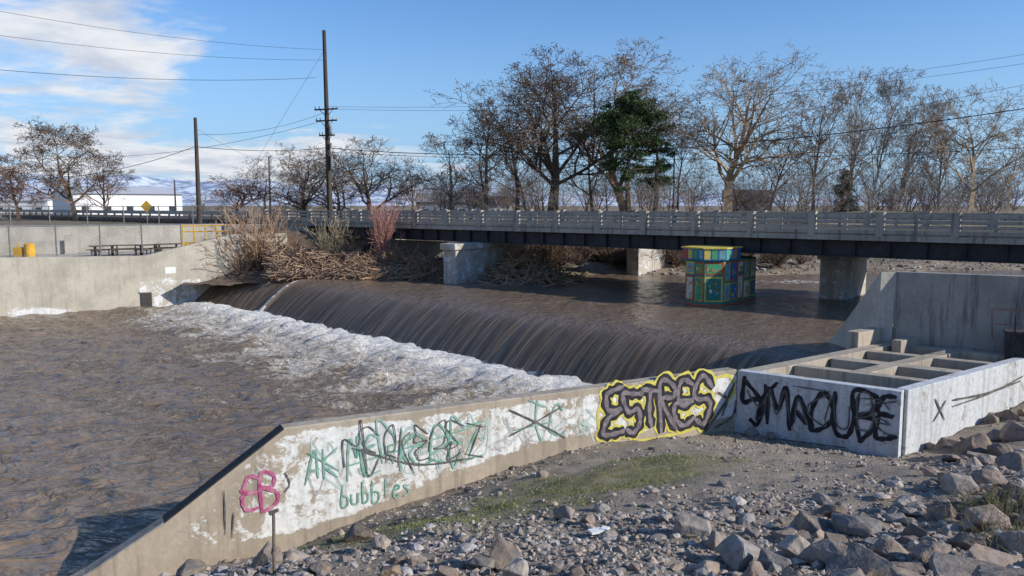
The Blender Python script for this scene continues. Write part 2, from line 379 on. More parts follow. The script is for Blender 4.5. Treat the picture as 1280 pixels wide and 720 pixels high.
def blades(name,x,y,z,h,w,cols,mat,lean=.35):
    n=len(x);a=RNG.uniform(0,6.28,n);dx,dy=np.cos(a),np.sin(a);l=RNG.uniform(-1,1,(n,2))*lean*h[:,None]
    base=np.stack([x,y,z],-1);V=np.zeros((n,4,3))
    V[:,0]=base+np.stack([dx*w,dy*w,0*x],-1);V[:,1]=base-np.stack([dx*w,dy*w,0*x],-1)
    V[:,2]=base+np.stack([l[:,0]*.5-dx*w*.6,l[:,1]*.5-dy*w*.6,h*.6],-1)
    V[:,3]=base+np.stack([l[:,0],l[:,1],h],-1)
    b=(np.arange(n)*4)[:,None];Fc=np.concatenate([b+[[0,1,2]],b+[[0,2,3]]])
    return np_mesh(name,V.reshape(-1,3),Fc,mat,False,col=np.repeat(cols,4,0))
m,nt,bs=newmat('grass_blades',.8,.2);nt.links.new(attrn(nt,'col','Color'),bs.inputs['Base Color']);M_grass=m
n=150000;x=RNG.uniform(-6,9,n);y=RNG.uniform(8,21,n);g=grassmask(x,y)
keep=(RNG.uniform(0,1,n)<g*np.clip(.5+fbm(x*1.8,y*1.8,3,55)*4.5,0,1))&inpoly(x,y,bankpoly);x,y=x[keep],y[keep];n=len(x)
w=RNG.uniform(0,1,(n,1))**1.1;cols=np.array([[.11,.18,.035]])*(1-w)+np.array([[.36,.31,.16]])*w
blades('grass',x,y,bank_full(x,y)-.01,RNG.uniform(.015,.08,n),np.full(n,.005),cols,M_grass,.8)
segs=[];rw=np.random.default_rng(8)
for px,py in[(1250,655),(1278,640),(1262,690),(1235,640)]:
    p0=hit_bank(px,py)
    for _ in range(110):
        p=p0+np.array([rw.normal(0,.2),rw.normal(0,.2),-.03]);d=nrm([rw.normal(0,.7),rw.normal(0,.7),.8]);L=rw.uniform(.15,.5);q=p+d*L*.6;d2=nrm(d+rw.normal(0,.4,3));segs+=[(p,q,.004,.003),(q,q+d2*L*.5,.003,.0015),(q,q+nrm(d+rw.normal(0,.6,3))*L*.4,.003,.0015)]
V,Fc=tubes(segs,3);np_mesh('dry_weeds',V,Fc,simple('weed_stems',(.20,.16,.08),(.10,.11,.045),6,.8,0))

# ---------------- near flood wall
tot=np.linalg.norm(F1-L2[:2])
kS=np.linalg.norm(K-L2[:2]);l1S=np.linalg.norm(L1[:2]-L2[:2])
ext=3.0
ss=np.unique(np.r_[np.linspace(-ext,tot,150),kS,l1S])
def topz(s): return np.interp(s,[-ext,0,l1S,kS,tot],[L2[2]-1.2,L2[2],L1[2],ZW,ZW])
thick=.36;rows=26
Vw=[];pa=[]
for s_ in ss:
    p=L2[:2]+wd*s_;zt=float(topz(s_));bz=float(bankz(*(p+wn*.05)))
    for j in range(rows):
        z=zt-(j/(rows-1))*(zt+8.2) if j else zt
        Vw.append((p[0],p[1],z))
        h=z-bz;lo=.30+.1*math.sin(s_*.9)
        a_=.74*sstep(lo-.18,lo+.05,h)
        if s_<kS: a_*=.70+.25*max(0,(s_-l1S)/(kS-l1S))
        if zt-z<.06: a_=.3
        pa.append(float(a_)*.76)
nS=len(ss);I=np.arange(nS*rows).reshape(nS,rows)
Fw=[ (I[i,j],I[i,j+1],I[i+1,j+1],I[i+1,j]) for i in range(nS-1) for j in range(rows-1)];mi=[0]*len(Fw)
base=len(Vw)
for s_ in ss:
    p=L2[:2]+wd*s_;zt=float(topz(s_));q=p-wn*thick
    Vw+= [(p[0],p[1],zt),(p[0]-wn[0]*.03,p[1]-wn[1]*.03,zt+.025),(q[0],q[1],zt+.02),(q[0],q[1],-8.2)];pa+=[0]*4
for i in range(nS-1):
    a=base+4*i
    for j in range(3):
        Fw.append((a+j,a+4+j,a+5+j,a+1+j));sm=(ss[i]+ss[i+1])/2
        mi.append(2 if (j<2 and l1S<sm<kS) else 1)
np_mesh('flood_wall',Vw,Fw,[M_paintw,M_con,M_dark],False,attr={'paint':pa},midx=mi)

# ---------------- fish ladder
mb=MB();V2=nrm(F2-F1);Wd=np.linalg.norm(F2-F1);zb=-8
def LP(u,v): return F1+U*u+V2*v
mb.beam(LP(0,.02),LP(0,Wd),.3,zb,ZW+.003,1,side=1)
mb.beam(LP(.31,Wd),LP(9.0,Wd),.3,zb,ZW,1,side=1)
mb.beam(LP(.31,0),LP(9.2,0),.45,zb,ZW,0,side=-1)
mb.beam(LP(2.0,Wd*.52),LP(8.6,Wd*.52),.42,zb,ZW-.004,0)
for u,t in((1.9,.35),(3.7,.5),(5.6,.35),(7.4,.5)):
    mb.beam(LP(u,.46),LP(u,Wd-.3),t,zb,ZW-.012,0)
mb.beam(LP(6.0,-.05),LP(9.6,-.05),.4,ZW-.5,ZW+.45,0,side=1)
mb.beam(LP(6.6,.9),LP(9.0,.9),.3,ZW-.5,ZW+.22,0,side=1)
mb.obj('fish_ladder',[M_con,M_paintb],.02)
mr=MB()
RTd=nrm(RT1-RT0);zt=-2.12
mr.beam(RT0,RT0+RTd*9,.35,-8,zt,0,side=1)
wing=G(1062,417,-4.6)[:2]
wv=nrm(wing-RT0)
mr.beam(RT0+wv*0.01,wing,.5,-8,(zt+.003,-4.6),1,side=1)
mr.beam(wing,wing+wv*1.5,.5,-8,(-4.6,-5.5),1,side=1)
mr.obj('retaining_wall',[M_cong,M_conl],.02)
g0=D(1262,430,23.0);gm_=MB();gm_.box((g0[0]+.3,g0[1]-.15),.9,.5,-4.9,-3.75,0,-.5);gm_.box((g0[0]+.3,g0[1]-.15),1.0,.6,-3.75,-3.66,0,-.5)
for k_ in range(4): gm_.tube((g0[0]-.1+.25*k_,g0[1]-.45-.1*k_+.1,-4.8),(g0[0]-.1+.25*k_,g0[1]-.45-.1*k_+.1,-3.2),.025)
gm_.obj('sluice_gate',M_dark,.01)

# ---------------- graffiti
LAY=[0]
def cat(pts,n=7):
    P=[np.array(p,float) for p in pts]
    if len(P)==2: return [P[0]*(1-t)+P[1]*t for t in np.linspace(0,1,6)]
    P=[2*P[0]-P[1]]+P+[2*P[-1]-P[-2]];o=[]
    for i in range(1,len(P)-2):
        for t in np.linspace(0,1,n,endpoint=False):
            a,b,c,d=P[i-1:i+3];o.append(.5*((2*b)+(c-a)*t+(2*a-5*b+4*c-d)*t*t+(-a+3*b-3*c+d)*t**3))
    o.append(P[-2]);return o
ORD={0:1,1:3,2:4,3:3,4:3,5:5,6:0,7:0}
class Graf:
    def __init__(s,A,B,off=.004):
        s.A,s.B=np.array(A[:2]),np.array(B[:2]);s.e=nrm(s.B-s.A);s.n=np.array([s.e[1],-s.e[0]])
        if s.n@(-s.A)<0: s.n=-s.n
        s.mb=MB();s.off=off
    def stroke(s,pts,w,m=0):
        pp=cat(pts);W=[]
        for p in pp:
            q=onW(p[0],p[1],s.A,s.B);W.append(np.array([(q[:2]-s.A)@s.e,q[2],np.linalg.norm(q)/F]))
        LAY[0]+=1;base=s.off+ORD[m]*.003+.0002*(LAY[0]%14)
        L=[];n=len(W)
        for i in range(n):
            a=W[max(i-1,0)][:2];b=W[min(i+1,n-1)][:2];d=nrm(b-a+1e-9);pr=np.array([-d[1],d[0]]);hw=w*W[i][2]/2*(1+.2*math.sin(i*1.3+LAY[0]))*(.55 if i in(0,n-1) else 1)
            o=base+.00009*i
            for sg in(1,-1):
                c=W[i][:2]+pr*hw*sg;xy=s.A+s.e*c[0]+s.n*o;L.append((xy[0],xy[1],c[1]))
        for i in range(n-1): s.mb.poly([L[2*i],L[2*i+1],L[2*i+3],L[2*i+2]],m)
GL={'E':[[(1,.95),(.3,1),(.05,.8),(.1,.55),(.75,.52),(.1,.45),(.0,.2),(.3,0),(1,.08)]],
'S':[[(.95,.85),(.5,1),(.05,.8),(.2,.55),(.8,.45),(.95,.2),(.5,0),(.05,.15)]],
'T':[[(0,.95),(1,1)],[(.5,.95),(.45,.5),(.55,0)]],
'R':[[(.1,0),(.08,1),(.75,.97),(.85,.65),(.15,.5),(.95,0)]],
'Y':[[(0,1),(.1,.6),(.5,.5),(.9,.6),(1,1)],[(.95,.7),(.8,.1),(.3,0)]],
'N':[[(.05,0),(.1,1)],[(.1,1),(.9,.05)],[(.9,0),(.95,1)]],
'M':[[(0,0),(.1,1),(.5,.4),(.9,1),(1,0)]],
'A':[[(0,0),(.5,1),(1,0)],[(.2,.4),(.85,.35)]],
'O':[[(.5,1),(.05,.7),(.05,.25),(.5,0),(.95,.3),(.95,.75),(.5,1)]],
'U':[[(0,1),(.05,.2),(.5,0),(.95,.2),(1,1)]],
'B':[[(.1,0),(.1,1),(.8,.95),(.8,.6),(.15,.52),(.9,.45),(.9,.08),(.1,0)]],
'K':[[(.1,0),(.1,1)],[(.95,1),(.12,.5),(1,0)]],'Z':[[(0,1),(1,.95)],[(1,.95),(0,.05)],[(0,.05),(1,0)]],
'C':[[(.95,.85),(.5,1),(.05,.6),(.1,.2),(.5,0),(.95,.15)]],
'b':[[(.1,1),(.1,0),(.8,.05),(.85,.4),(.15,.5)]],'u':[[(.1,.5),(.15,.05),(.8,.05),(.85,.5)],[(.85,.5),(.95,0)]],
'l':[[(.4,1),(.5,0)]],'e':[[(.1,.25),(.85,.3),(.5,.55),(.1,.25),(.4,0),(.9,.08)]],'s':[[(.85,.5),(.2,.42),(.8,.15),(.1,0)]]}
def write(g,txt,x0,y0,x1,y1,h0,h1,w,m,fill=.82,jit=.06,passes=None):
    n=len(txt);rj=np.random.default_rng(len(txt)+int(x0))
    offs=[[(rj.normal(0,jit),rj.normal(0,jit)) for _ in range(12)] for _ in txt]
    for (ww,mm) in (passes or [(w,m)]):
        for i,ch in enumerate(txt):
            t=i/n
            for st in GL[ch]:
                P=[]
                for j,(u,v_) in enumerate(st):
                    u+=offs[i][j][0];v_+=offs[i][j][1]
                    tt=t+(u*fill)/n;H=h0+(h1-h0)*tt;P.append((x0+(x1-x0)*tt,y0+(y1-y0)*tt-v_*H))
                g.stroke(P,ww,mm)
g=Graf(K,F1)
MG=[M_yspray,M_black,M_pale,M_green,M_mag,M_grey,M_fade,M_fadeg]
rs=np.random.default_rng(3)
for i in range(46):
    cx=rs.uniform(372,745);t=(cx-355)/(920-355);yt=537-74*t+14;hh=rs.uniform(10,26);cy=rs.uniform(yt+hh*.7,yt+62-38*t)
    P=[(cx+rs.normal(0,9),cy+rs.normal(0,hh*.55)) for _ in range(rs.integers(3,6))]
    P=[(a_,max(b_,yt-8)) for a_,b_ in P]
    g.stroke(P,rs.uniform(1.2,2.6),int(rs.choice([6,7,6])))
write(g,'ESTRES',757,547,888,521,58,47,0,0,1.08,.09,passes=[(20,0),(14.0,1),(5.5,2)])
for ox in(0,26,52,78,100): g.stroke([(760+ox,500-ox*.12),(768+ox,489-ox*.12),(784+ox,486-ox*.12)],3,0)
g.stroke([(752,552),(747,520),(758,492),(776,482)],4,0);g.stroke([(870,482),(890,474),(912,470),(917,490),(900,512)],4,0)
g.stroke([(756,556),(800,551),(850,541),(886,528)],3.5,0)
g.stroke([(880,540),(905,505),(918,478)],4,5);g.stroke([(893,535),(915,520),(920,500)],3,5);g.stroke([(898,490),(908,500),(902,520)],3,5)
write(g,'AK',381,604,425,594,38,36,2.4,3,.9,.1);g.stroke([(384,566),(424,588)],2,3)
write(g,'MERKEREZ',430,592,602,574,50,44,2.6,3,.98,.17);write(g,'MERKEREZ',434,588,602,570,46,40,1.5,5,.9,.18)
g.stroke([(440,560),(520,580),(592,572)],2.2,5,);g.stroke([(432,583),(520,556),(600,530)],2.0,3)
write(g,'bubbles',426,634,516,616,28,24,2.2,3,.8,.05)
write(g,'TC',660,550,712,540,42,34,2.4,3,.8,.12);g.stroke([(636,545),(668,528),(702,508)],2.2,5);g.stroke([(636,512),(675,530),(706,547)],2.2,5);g.stroke([(640,538),(690,527)],2.0,3)
write(g,'EB',303,638,348,633,42,40,4,4,.95,.08)
g.stroke([(280,612),(282,668)],1.4,5);g.stroke([(292,640),(290,672)],1.4,5);g.stroke([(356,590),(362,604),(356,615)],1.4,5)
g.mb.obj('graffiti',MG)
g=Graf(F1,F2);write(g,'YMAOUBE',930,528,1124,553,50,54,5.2,1,1.0,.08)
write(g,'YMAOUBE',936,520,1120,544,36,40,1.8,5,.9,.12)
g.stroke([(930,474),(950,500),(946,526)],5,1);g.stroke([(950,500),(972,478)],4,1)
g.stroke([(940,545),(1000,552),(1060,560)],1.4,5);g.stroke([(1075,498),(1100,500),(1112,512)],1.5,5);g.stroke([(990,482),(1040,490)],1.3,5)
g.mb.obj('graffiti',MG)
g=Graf(F2,Rr);g.stroke([(1168,498),(1180,525)],2.5,5);g.stroke([(1182,500),(1166,527)],2.5,5);g.stroke([(1190,500),(1230,492),(1275,476)],2.5,5);g.stroke([(1190,508),(1240,490),(1278,470)],2,5)
g.mb.obj('graffiti',MG)
g=Graf(RT0,RT0+RTd*9);g.stroke([(1240,386),(1240,425)],1.5,4);g.stroke([(1240,386),(1280,388)],1.5,4);g.stroke([(1243,405),(1278,406)],1.5,4)
g.mb.obj('graffiti',[M_yspray,M_black,M_pale,M_green,simple('red_spray',(.26,.13,.10),(.34,.22,.17),6,.8,0)])

# ---------------- water
def water(name,c=(.185,.135,.093)):
    m,nt,bs=newmat(name,.1,.5);bs.inputs['IOR'].default_value=1.33
    v=tc(nt);va=tc(nt,(.75,1.35,1))
    w1=nz(nt,va,1.1,3,.55,.6);w2=nz(nt,va,3.6,3,.55,.3)
    h=math_(nt,'ADD',math_(nt,'MULTIPLY',w1,1.9),math_(nt,'MULTIPLY',w2,.36))
    big=nz(nt,v,.12,3,.5)
    col=mix(nt,rampf(nt,big,.35,.65),c,tuple(x*1.25 for x in c))
    f=attrn(nt,'foam')
    fn=nz(nt,v,2.0,5,.8,1.2);fn2=nz(nt,v,5.5,5,.8,.5)
    s=math_(nt,'ADD',f,math_(nt,'MULTIPLY',math_(nt,'SUBTRACT',fn,.5),2.1));mask=rampf(nt,s,.28,.66)
    mask=math_(nt,'MULTIPLY',mask,rampf(nt,f,.0,.22))
    s2=math_(nt,'ADD',math_(nt,'MULTIPLY',f,.30),fn2)
    fc=mix(nt,rampf(nt,s2,.58,.84),(.50,.395,.285),(.92,.90,.85))
    col=mix(nt,mask,col,fc);nt.links.new(col,bs.inputs['Base Color'])
    nt.links.new(rampf(nt,mask,0,1,.10,.75),bs.inputs['Roughness'])
    h=math_(nt,'ADD',h,math_(nt,'MULTIPLY',math_(nt,'MULTIPLY',fn2,mask),1.2))
    bump(nt,bs,h,1.0,.24);return m
M_w=water('muddy_water')
wx=np.r_[np.arange(-150,-36,3),np.arange(-36,12,.13)];wy=np.r_[np.arange(-40,9,3),np.arange(9,60,.13)]
WX,WY=np.meshgrid(wx,wy)
cd=nrm(crC-crB);dn=np.array([cd[1],-cd[0]]);dn=dn if dn@(-crB)>0 else -dn
baseB=crB+dn*2.8
s_=(WX-baseB[0])*dn[0]+(WY-baseB[1])*dn[1];t_=(WX-baseB[0])*cd[0]+(WY-baseB[1])*cd[1]
wob=fbm(t_*.35,s_*.35,4,12);wob2=fbm(t_*1.3,s_*.5,4,14)
edge=10.0+wob*8+wob2*5-1.5*sstep(5,-5,t_)
core=sstep(edge+2.5,edge-5.5,s_)
foam=core*sstep(-11,-6,t_)*(.66+.50*sstep(3.6,0.2,s_))
drift=sstep(30,8,s_)*np.clip(fbm(t_*.22,s_*.8,4,21)*2.0+.09,0,.44)*sstep(-18,-2,t_)
fm=np.clip(np.maximum(foam,drift),0,1.2)
amp=.27+.28*np.clip(foam,0,1)
swell=fbm(WX*.6+.35*WY,WY*.95-.2*WX,3,2)*amp*1.2+fbm(WX*2.0,WY*2.4,4,4)*amp*.5
WZ=ZL+swell+.28*np.exp(-((s_-1.8)/1.4)**2)*sstep(-9,-5,t_)*(1+fbm(t_*1.2,s_*.8,4,41)*2.5)+.30*np.exp(-((s_-5.2)/1.2)**2)*np.clip(fbm(t_*.6,s_*.3,3,47)*4,0,1.0)
wi=np.arange(WX.size).reshape(WX.shape)
np_mesh('river_water',np.stack([WX,WY,WZ],-1).reshape(-1,3),gridf(wi),M_w,True,attr={'foam':fm.ravel()})
dA=nrm(crB-crA);nA=np.array([dA[1],-dA[0]]);nA=nA if nA@(-crB)>0 else -nA
LA=np.linalg.norm(crB-crA);LM=np.linalg.norm(crC-crB)
ts=np.arange(-LA-3,LM+3.2,.14)
prof=[(60,0),(50,0),(40,0)]+[(x,0) for x in np.arange(34,1.2,-.25)]+[(x,-.18*((1.2-x)/1.2)**2) for x in np.arange(1.2,0,-.12)]
for a in np.linspace(0,1,20): prof.append((-3.0*a,-.18-.25*a-1.95*a**1.45))
PS=np.array([p[0] for p in prof]);PZ=np.array([p[1] for p in prof])
T,SS=np.meshgrid(ts,PS);Z0=np.repeat(PZ[:,None],len(ts),1)
wA=sstep(1.5,-1.5,T)[...,None]
dnm=dn*(1-wA)+nA*wA;dnm/=np.linalg.norm(dnm,axis=-1)[...,None]
Pm=crB+cd*np.maximum(T,0)[...,None]+dA*np.minimum(T,0)[...,None]
XY=Pm-dnm*SS[...,None]
rip=fbm(XY[...,0]*1.1,XY[...,1]*1.1,4,6)*.15*sstep(-.3,2.5,SS)
strk=fbm(T*2.2,SS*.25,3,17)*.10*sstep(1.5,-1.5,SS)
ridge=np.exp(-((T+.3-.10*SS)/.35)**2)*.16*sstep(3,-1,SS)
Zu=ZU+Z0+rip+strk+ridge
fo=np.exp(-((T+.3-.10*SS)/.28)**2)*.6*sstep(2.2,0,SS)+ .75*sstep(-2.0,-3.0,SS)
ap=G(950,370,ZU)[:2];fo=np.maximum(fo,.95*np.exp(-((XY[...,0]-ap[0]-.3)**2/2.8+(XY[...,1]-ap[1]-.6)**2/1.6)))
rf=G(1010,352,ZU)[:2];fo=np.maximum(fo,.50*np.exp(-((XY[...,0]-rf[0])/7)**2-((XY[...,1]-rf[1])/2.5)**2))
rf=G(1000,385,ZU)[:2];fo=np.maximum(fo,.36*np.exp(-((XY[...,0]-rf[0])/3)**2-((XY[...,1]-rf[1])/5)**2))
m,nt,bs=newmat('weir_water',.12,.5);bs.inputs['IOR'].default_value=1.33
uvv=tc(nt,(5,.22,1),'UV');uv2=tc(nt,(16,.45,1),'UV');v=tc(nt)
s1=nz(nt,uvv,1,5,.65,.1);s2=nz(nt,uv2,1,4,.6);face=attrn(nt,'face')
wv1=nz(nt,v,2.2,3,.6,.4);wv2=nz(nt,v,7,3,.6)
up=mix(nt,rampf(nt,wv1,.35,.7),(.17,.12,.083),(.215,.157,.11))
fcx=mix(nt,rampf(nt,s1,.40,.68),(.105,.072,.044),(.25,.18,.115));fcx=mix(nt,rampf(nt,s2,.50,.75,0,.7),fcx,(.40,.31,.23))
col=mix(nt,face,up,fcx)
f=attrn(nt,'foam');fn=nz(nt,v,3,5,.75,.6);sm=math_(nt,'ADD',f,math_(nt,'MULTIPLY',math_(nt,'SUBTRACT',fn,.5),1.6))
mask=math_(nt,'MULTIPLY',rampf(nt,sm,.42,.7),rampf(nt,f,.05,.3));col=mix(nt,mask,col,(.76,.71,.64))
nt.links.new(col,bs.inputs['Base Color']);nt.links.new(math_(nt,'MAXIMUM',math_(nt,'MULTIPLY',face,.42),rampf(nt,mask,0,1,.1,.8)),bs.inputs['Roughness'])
hm=nd(nt,'ShaderNodeMix',data_type='FLOAT');nt.links.new(face,hm.inputs[0])
nt.links.new(math_(nt,'ADD',wv1,math_(nt,'MULTIPLY',wv2,.4)),hm.inputs[2]);nt.links.new(math_(nt,'ADD',math_(nt,'MULTIPLY',s1,.5),math_(nt,'MULTIPLY',s2,.3)),hm.inputs[3])
bump(nt,bs,hm.outputs[0],.8,.15)
arc=np.concatenate([[0],np.cumsum(np.hypot(np.diff(PS),np.diff(PZ)))])
uvs=np.stack([T,np.repeat(arc[:,None],len(ts),1)],-1)
ui=np.arange(T.size).reshape(T.shape)
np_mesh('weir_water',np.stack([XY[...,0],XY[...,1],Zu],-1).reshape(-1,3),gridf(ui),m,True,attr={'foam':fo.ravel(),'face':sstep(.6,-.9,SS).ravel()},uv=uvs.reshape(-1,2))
mb=MB();mb.prism([(20,48),(95,50),(95,70),(20,64)],-6,-5.10,0);mb.obj('river_reach',M_w)

# ---------------- left river wall
zt0=onW(0,322,LW0,LW1)[2]
def lt(s):
    a=onW(180,320,LW0,LW1);b=onW(290,293,LW0,LW1)
    sa=(a[:2]-LW0)@lwd;sb=(b[:2]-LW0)@lwd
    return float(np.interp(s,[-100,0,sa,sb,sb+30],[zt0,zt0,a[2],b[2],b[2]]))
Vw=[];pa=[];Fw=[];mi=[];ss=np.linspace(-60,18.5,160);rows=16;ln=np.array([lwd[1],-lwd[0]]);ln=ln if ln@(-LW0)>0 else -ln
for s_ in ss:
    p=LW0+lwd*s_;zt_=lt(s_)
    for j in range(rows):
        z=zt_-(zt_+8)*j/(rows-1);Vw.append((p[0],p[1],z));a_=.0
        a_=max(a_,.62*float(sstep(-6.1,-6.7,z))*(.7+.4*math.sin(s_*.8)))
        if 8<s_<12.5 and z<-5: a_=.5
        pa.append(a_)
I=np.arange(len(ss)*rows).reshape(len(ss),rows)
for i in range(len(ss)-1):
    for j in range(rows-1): Fw.append((I[i,j],I[i,j+1],I[i+1,j+1],I[i+1,j]));mi.append(0)
b0=len(Vw)
for s_ in ss:
    p=LW0+lwd*s_;q=p-ln*.5;z=lt(s_);Vw+=[(p[0],p[1],z),(q[0],q[1],z+.003),(q[0],q[1],-8)];pa+=[0]*3
for i in range(len(ss)-1):
    a=b0+3*i
    for j in range(2): Fw.append((a+j,a+3+j,a+4+j,a+1+j));mi.append(1)
np_mesh('river_wall',Vw,Fw,[M_leftw,M_conl],False,attr={'paint':pa},midx=mi)
so=onW(183,378,LW0,LW1);mb=MB();mb.beam(so[:2]-lwd*.35+ln*.03,so[:2]+lwd*.35+ln*.03,.08,-7.2,-5.95,0)
mb.beam(so[:2]-lwd*.42+ln*.04,so[:2]+lwd*.42+ln*.04,.12,-5.95,-5.88,1)
mb.obj('drain_outlet',[M_dark,M_conl])
bp=onW(213,338,LW0,LW1);mb=MB();mb.beam(bp[:2]-lwd*.35+ln*.01,bp[:2]+lwd*.35+ln*.01,.03,bp[2]-.22,bp[2]+.22);mb.obj('notice_sign',M_white)
mb=MB();e1=LW0-lwd*40-ln*.45;e2=LW0+lwd*14-ln*.45
mb.prism([tuple(e1),tuple(e2),tuple(P21),tuple(P20+ (P20-P21)*1.2)],-4.2,-3.6,0);mb.obj('plaza_pavement',M_conl)
mb=MB();pdv=nrm(P21-P20)
mb.beam(P20-pdv*30,P21,.4,-4,-1.75,0,side=1);mb.beam(P20-pdv*30,P21+pdv*.05,2.2,-1.75,-1.55,0,side=1)
mb.beam(P21,P21+nrm(BR0-P21+np.array([2,1]))*7,.4,-8,-1.55,0)
mb.obj('terrace_wall',[M_conl],.02)
mb=MB();w0=D(10,300,57.5);w1=D(88,300,59)
mb.beam(w0[:2]-np.array([20,8]),w1[:2],.3,-3.7,-2.6);mb.box(w1[:2],.8,.8,-3.7,-2.2,0,.5)
mb.obj('low_wall',M_conl,.02)
def fence(name,A,B,z,h,sp=2.5,mesh=.22,mat=M_metal):
    mb=MB();A=np.array(A[:2]);B=np.array(B[:2]);L=np.linalg.norm(B-A);e=(B-A)/L;n=int(L/sp)
    for i in range(n+1):
        p=A+e*L*i/n;mb.tube((*p,z),(*p,z+h+.05),.045,k=6)
    mb.tube((*A,z+h),(*B,z+h),.028,k=5);mb.tube((*A,z+.08),(*B,z+.08),.012,k=4)
    for i in range(int(L/mesh)):
        for sg in(1,-1):
            s0=i*mesh;s1=s0+sg*h
            if s1<0 or s1>L: continue
            a=A+e*s0;b=A+e*s1;mb.tube((*a,z+.05),(*b,z+h),.006,k=3)
    return mb.obj(name,mat)
M_fence=simple('fence_steel',(.20,.20,.20),(.13,.13,.13),5,.6,0)
fence('chain_link_fence',LW0-lwd*12-ln*.25,LW0+lwd*11.0-ln*.25,zt0,1.9,mat=M_fence)
fence('chain_link_fence',P20-pdv*18+np.array([0,.3]),P21+np.array([0,.3]),-1.55,1.5,mesh=.3,mat=M_fence)
yc=D(257,300,60);mb=MB()
for i in range(5):
    p=yc[:2]+np.array([(i-2)*.75,(i-2)*.25])
    mb.tube((*p,-2.9),(*p,-1.45),.05,k=6)
for z in(-1.5,-1.95): 
    a=yc[:2]+np.array([-1.5,-.5]);b=yc[:2]+np.array([1.5,.5]);mb.tube((*a,z),(*b,z),.05,k=6)
mb.beam(yc[:2]+np.array([-1.6,-.55]),yc[:2]+np.array([1.6,.55]),1.0,-2.95,-2.8,0,side=1)
for i in(-1.4,1.4): mb.box(yc[:2]+np.array([i,i*.33+.4]),.3,.3,-3.6,-2.95,0)
mb.obj('yellow_railing',M_yel)
q=D(37,314,56);mb=MB()
mb.tube((q[0],q[1],-3.6),(q[0],q[1],-2.75),.35,.35,12);mb.tube((q[0],q[1],-2.75),(q[0],q[1],-2.65),.35,.2,12);mb.box((q[0]-.75,q[1]),.6,.5,-3.6,-2.95,0);mb.tube((q[0]-.75,q[1],-2.95),(q[0]-.75,q[1],-2.6),.04)
mb.obj('yellow_barrel',M_yel,.02)
def picnic(px,d,ang):
    c=D(px,316,d);mb=MB();ca,sa=math.cos(ang),math.sin(ang);z=-3.6
    def loc(x,y):return (c[0]+ca*x-sa*y,c[1]+sa*x+ca*y)
    mb.box(loc(0,0),1.8,.75,z+.7,z+.76,0,ang)
    for s in(-1,1):
        mb.box(loc(0,s*.66),1.8,.26,z+.42,z+.47,0,ang)
    for t in(-.6,.6):
        mb.box(loc(t,0),.08,.3,z,z+.7,0,ang);mb.box(loc(t,0),.06,1.4,z+.36,z+.418,0,ang)
        for s in(-1,1): mb.box(loc(t,s*.55),.07,.07,z,z+.36,0,ang)
    mb.obj('picnic_table',M_wood)
for px,d,a in((130,56.5,.9),(158,57.5,.4),(186,57.8,1.1),(210,59.2,.6)): picnic(px,d,a)

# ---------------- bridge
zR,zD0,zF,zG=-.40,-1.25,-1.6,-2.4
bm=MB();Bw=9.5
E0=BR0-bd*6;E1=BR1+bd*14
bm.beam(E0,E1,Bw,zD0-.32,zD0,0,side=1)
bm.beam(E0-bn*.12,E1-bn*.12,.30,zD0-.06,zD0+.12,0,side=1)
bm.beam(E0-bn*.1,E1-bn*.1,.09,zD0-.38,zD0-.12,0,side=1)
bm.beam(E0+bn*(Bw-.3),E1+bn*(Bw-.3),.35,zD0-.05,zD0+.14,0,side=1)
for o in(.35,2.5,4.7,6.9,9.0):
    bm.beam(E0+bn*o,E1+bn*o,.03,zG,zD0-.32,1);bm.beam(E0+bn*o,E1+bn*o,.34,zG-.04,zG,1);bm.beam(E0+bn*o,E1+bn*o,.34,zD0-.36,zD0-.325,1)
Lb=np.linalg.norm(E1-E0)
k_=0
while k_*1.55<Lb:
    p=E0+bd*k_*1.55+bn*.25;bm.beam(p-bd*.015,p+bd*.015,.16,zG,zD0-.36,1);k_+=1
ref=onW(1100,280,BR0,BR1)[:2];s0=((ref-E0)@bd)%3.1
for off in(0.02,Bw-.2):
    s=s0
    while s<Lb:
        p=E0+bd*s+bn*off
        bm.beam(p-bd*.17,p+bd*.17,.30,zD0-.2,zR+.05,0)
        bm.beam(p-bd*.2,p+bd*.2,.34,zR+.05,zR+.10,0)
        if s+3.1<Lb:
            a=p+bd*.17;b=p+bd*2.93
            for z0,z1 in((zR-.15,zR),(zR-.40,zR-.27),(zR-.63,zR-.54)): bm.beam(a,b,.16,z0,z1,0)
            bm.beam(a+bd*1.3,a+bd*1.45,.14,zD0+.12,zR-.02,0)
        s+=3.1
M_bridge=concrete('bridge_concrete',(.46,.41,.34),(.08,.075,.07),streak=1.2)
bm.obj('bridge',[M_bridge,M_steel])
mb=MB();mb.beam(E0+bn*.45,E1+bn*.45,8.6,zD0+.004,zD0+.05,0,side=1);mb.beam(E0+bn*4.7,E1+bn*4.7,.12,zD0+.054,zD0+.056,1,side=1);mb.obj('bridge_road',[M_asph,M_yspray])
rl0=E0;rl1=E0-bd*60
mb=MB();mb.beam(rl1,rl0,11,-1.6,-1.28,0,side=1);mb.obj('road',M_asph)
mb=MB();s=0
while s<58:
    p=rl0-bd*s;mb.box(p,.15,.15,-1.35,-.5,1);s+=2.0
mb.beam(rl1-bn*.1,rl0-bn*.1,.05,-.85,-.5,0);mb.beam(rl1-bn*.13,rl0-bn*.13,.04,-.72,-.63,0)
mb.obj('guardrail',[M_metal,M_wood])
M_pier=concrete('pier_concrete',(.50,.44,.36),(.17,.145,.12),paint=(.66,.70,.74),pthr=.55,streak=.7)
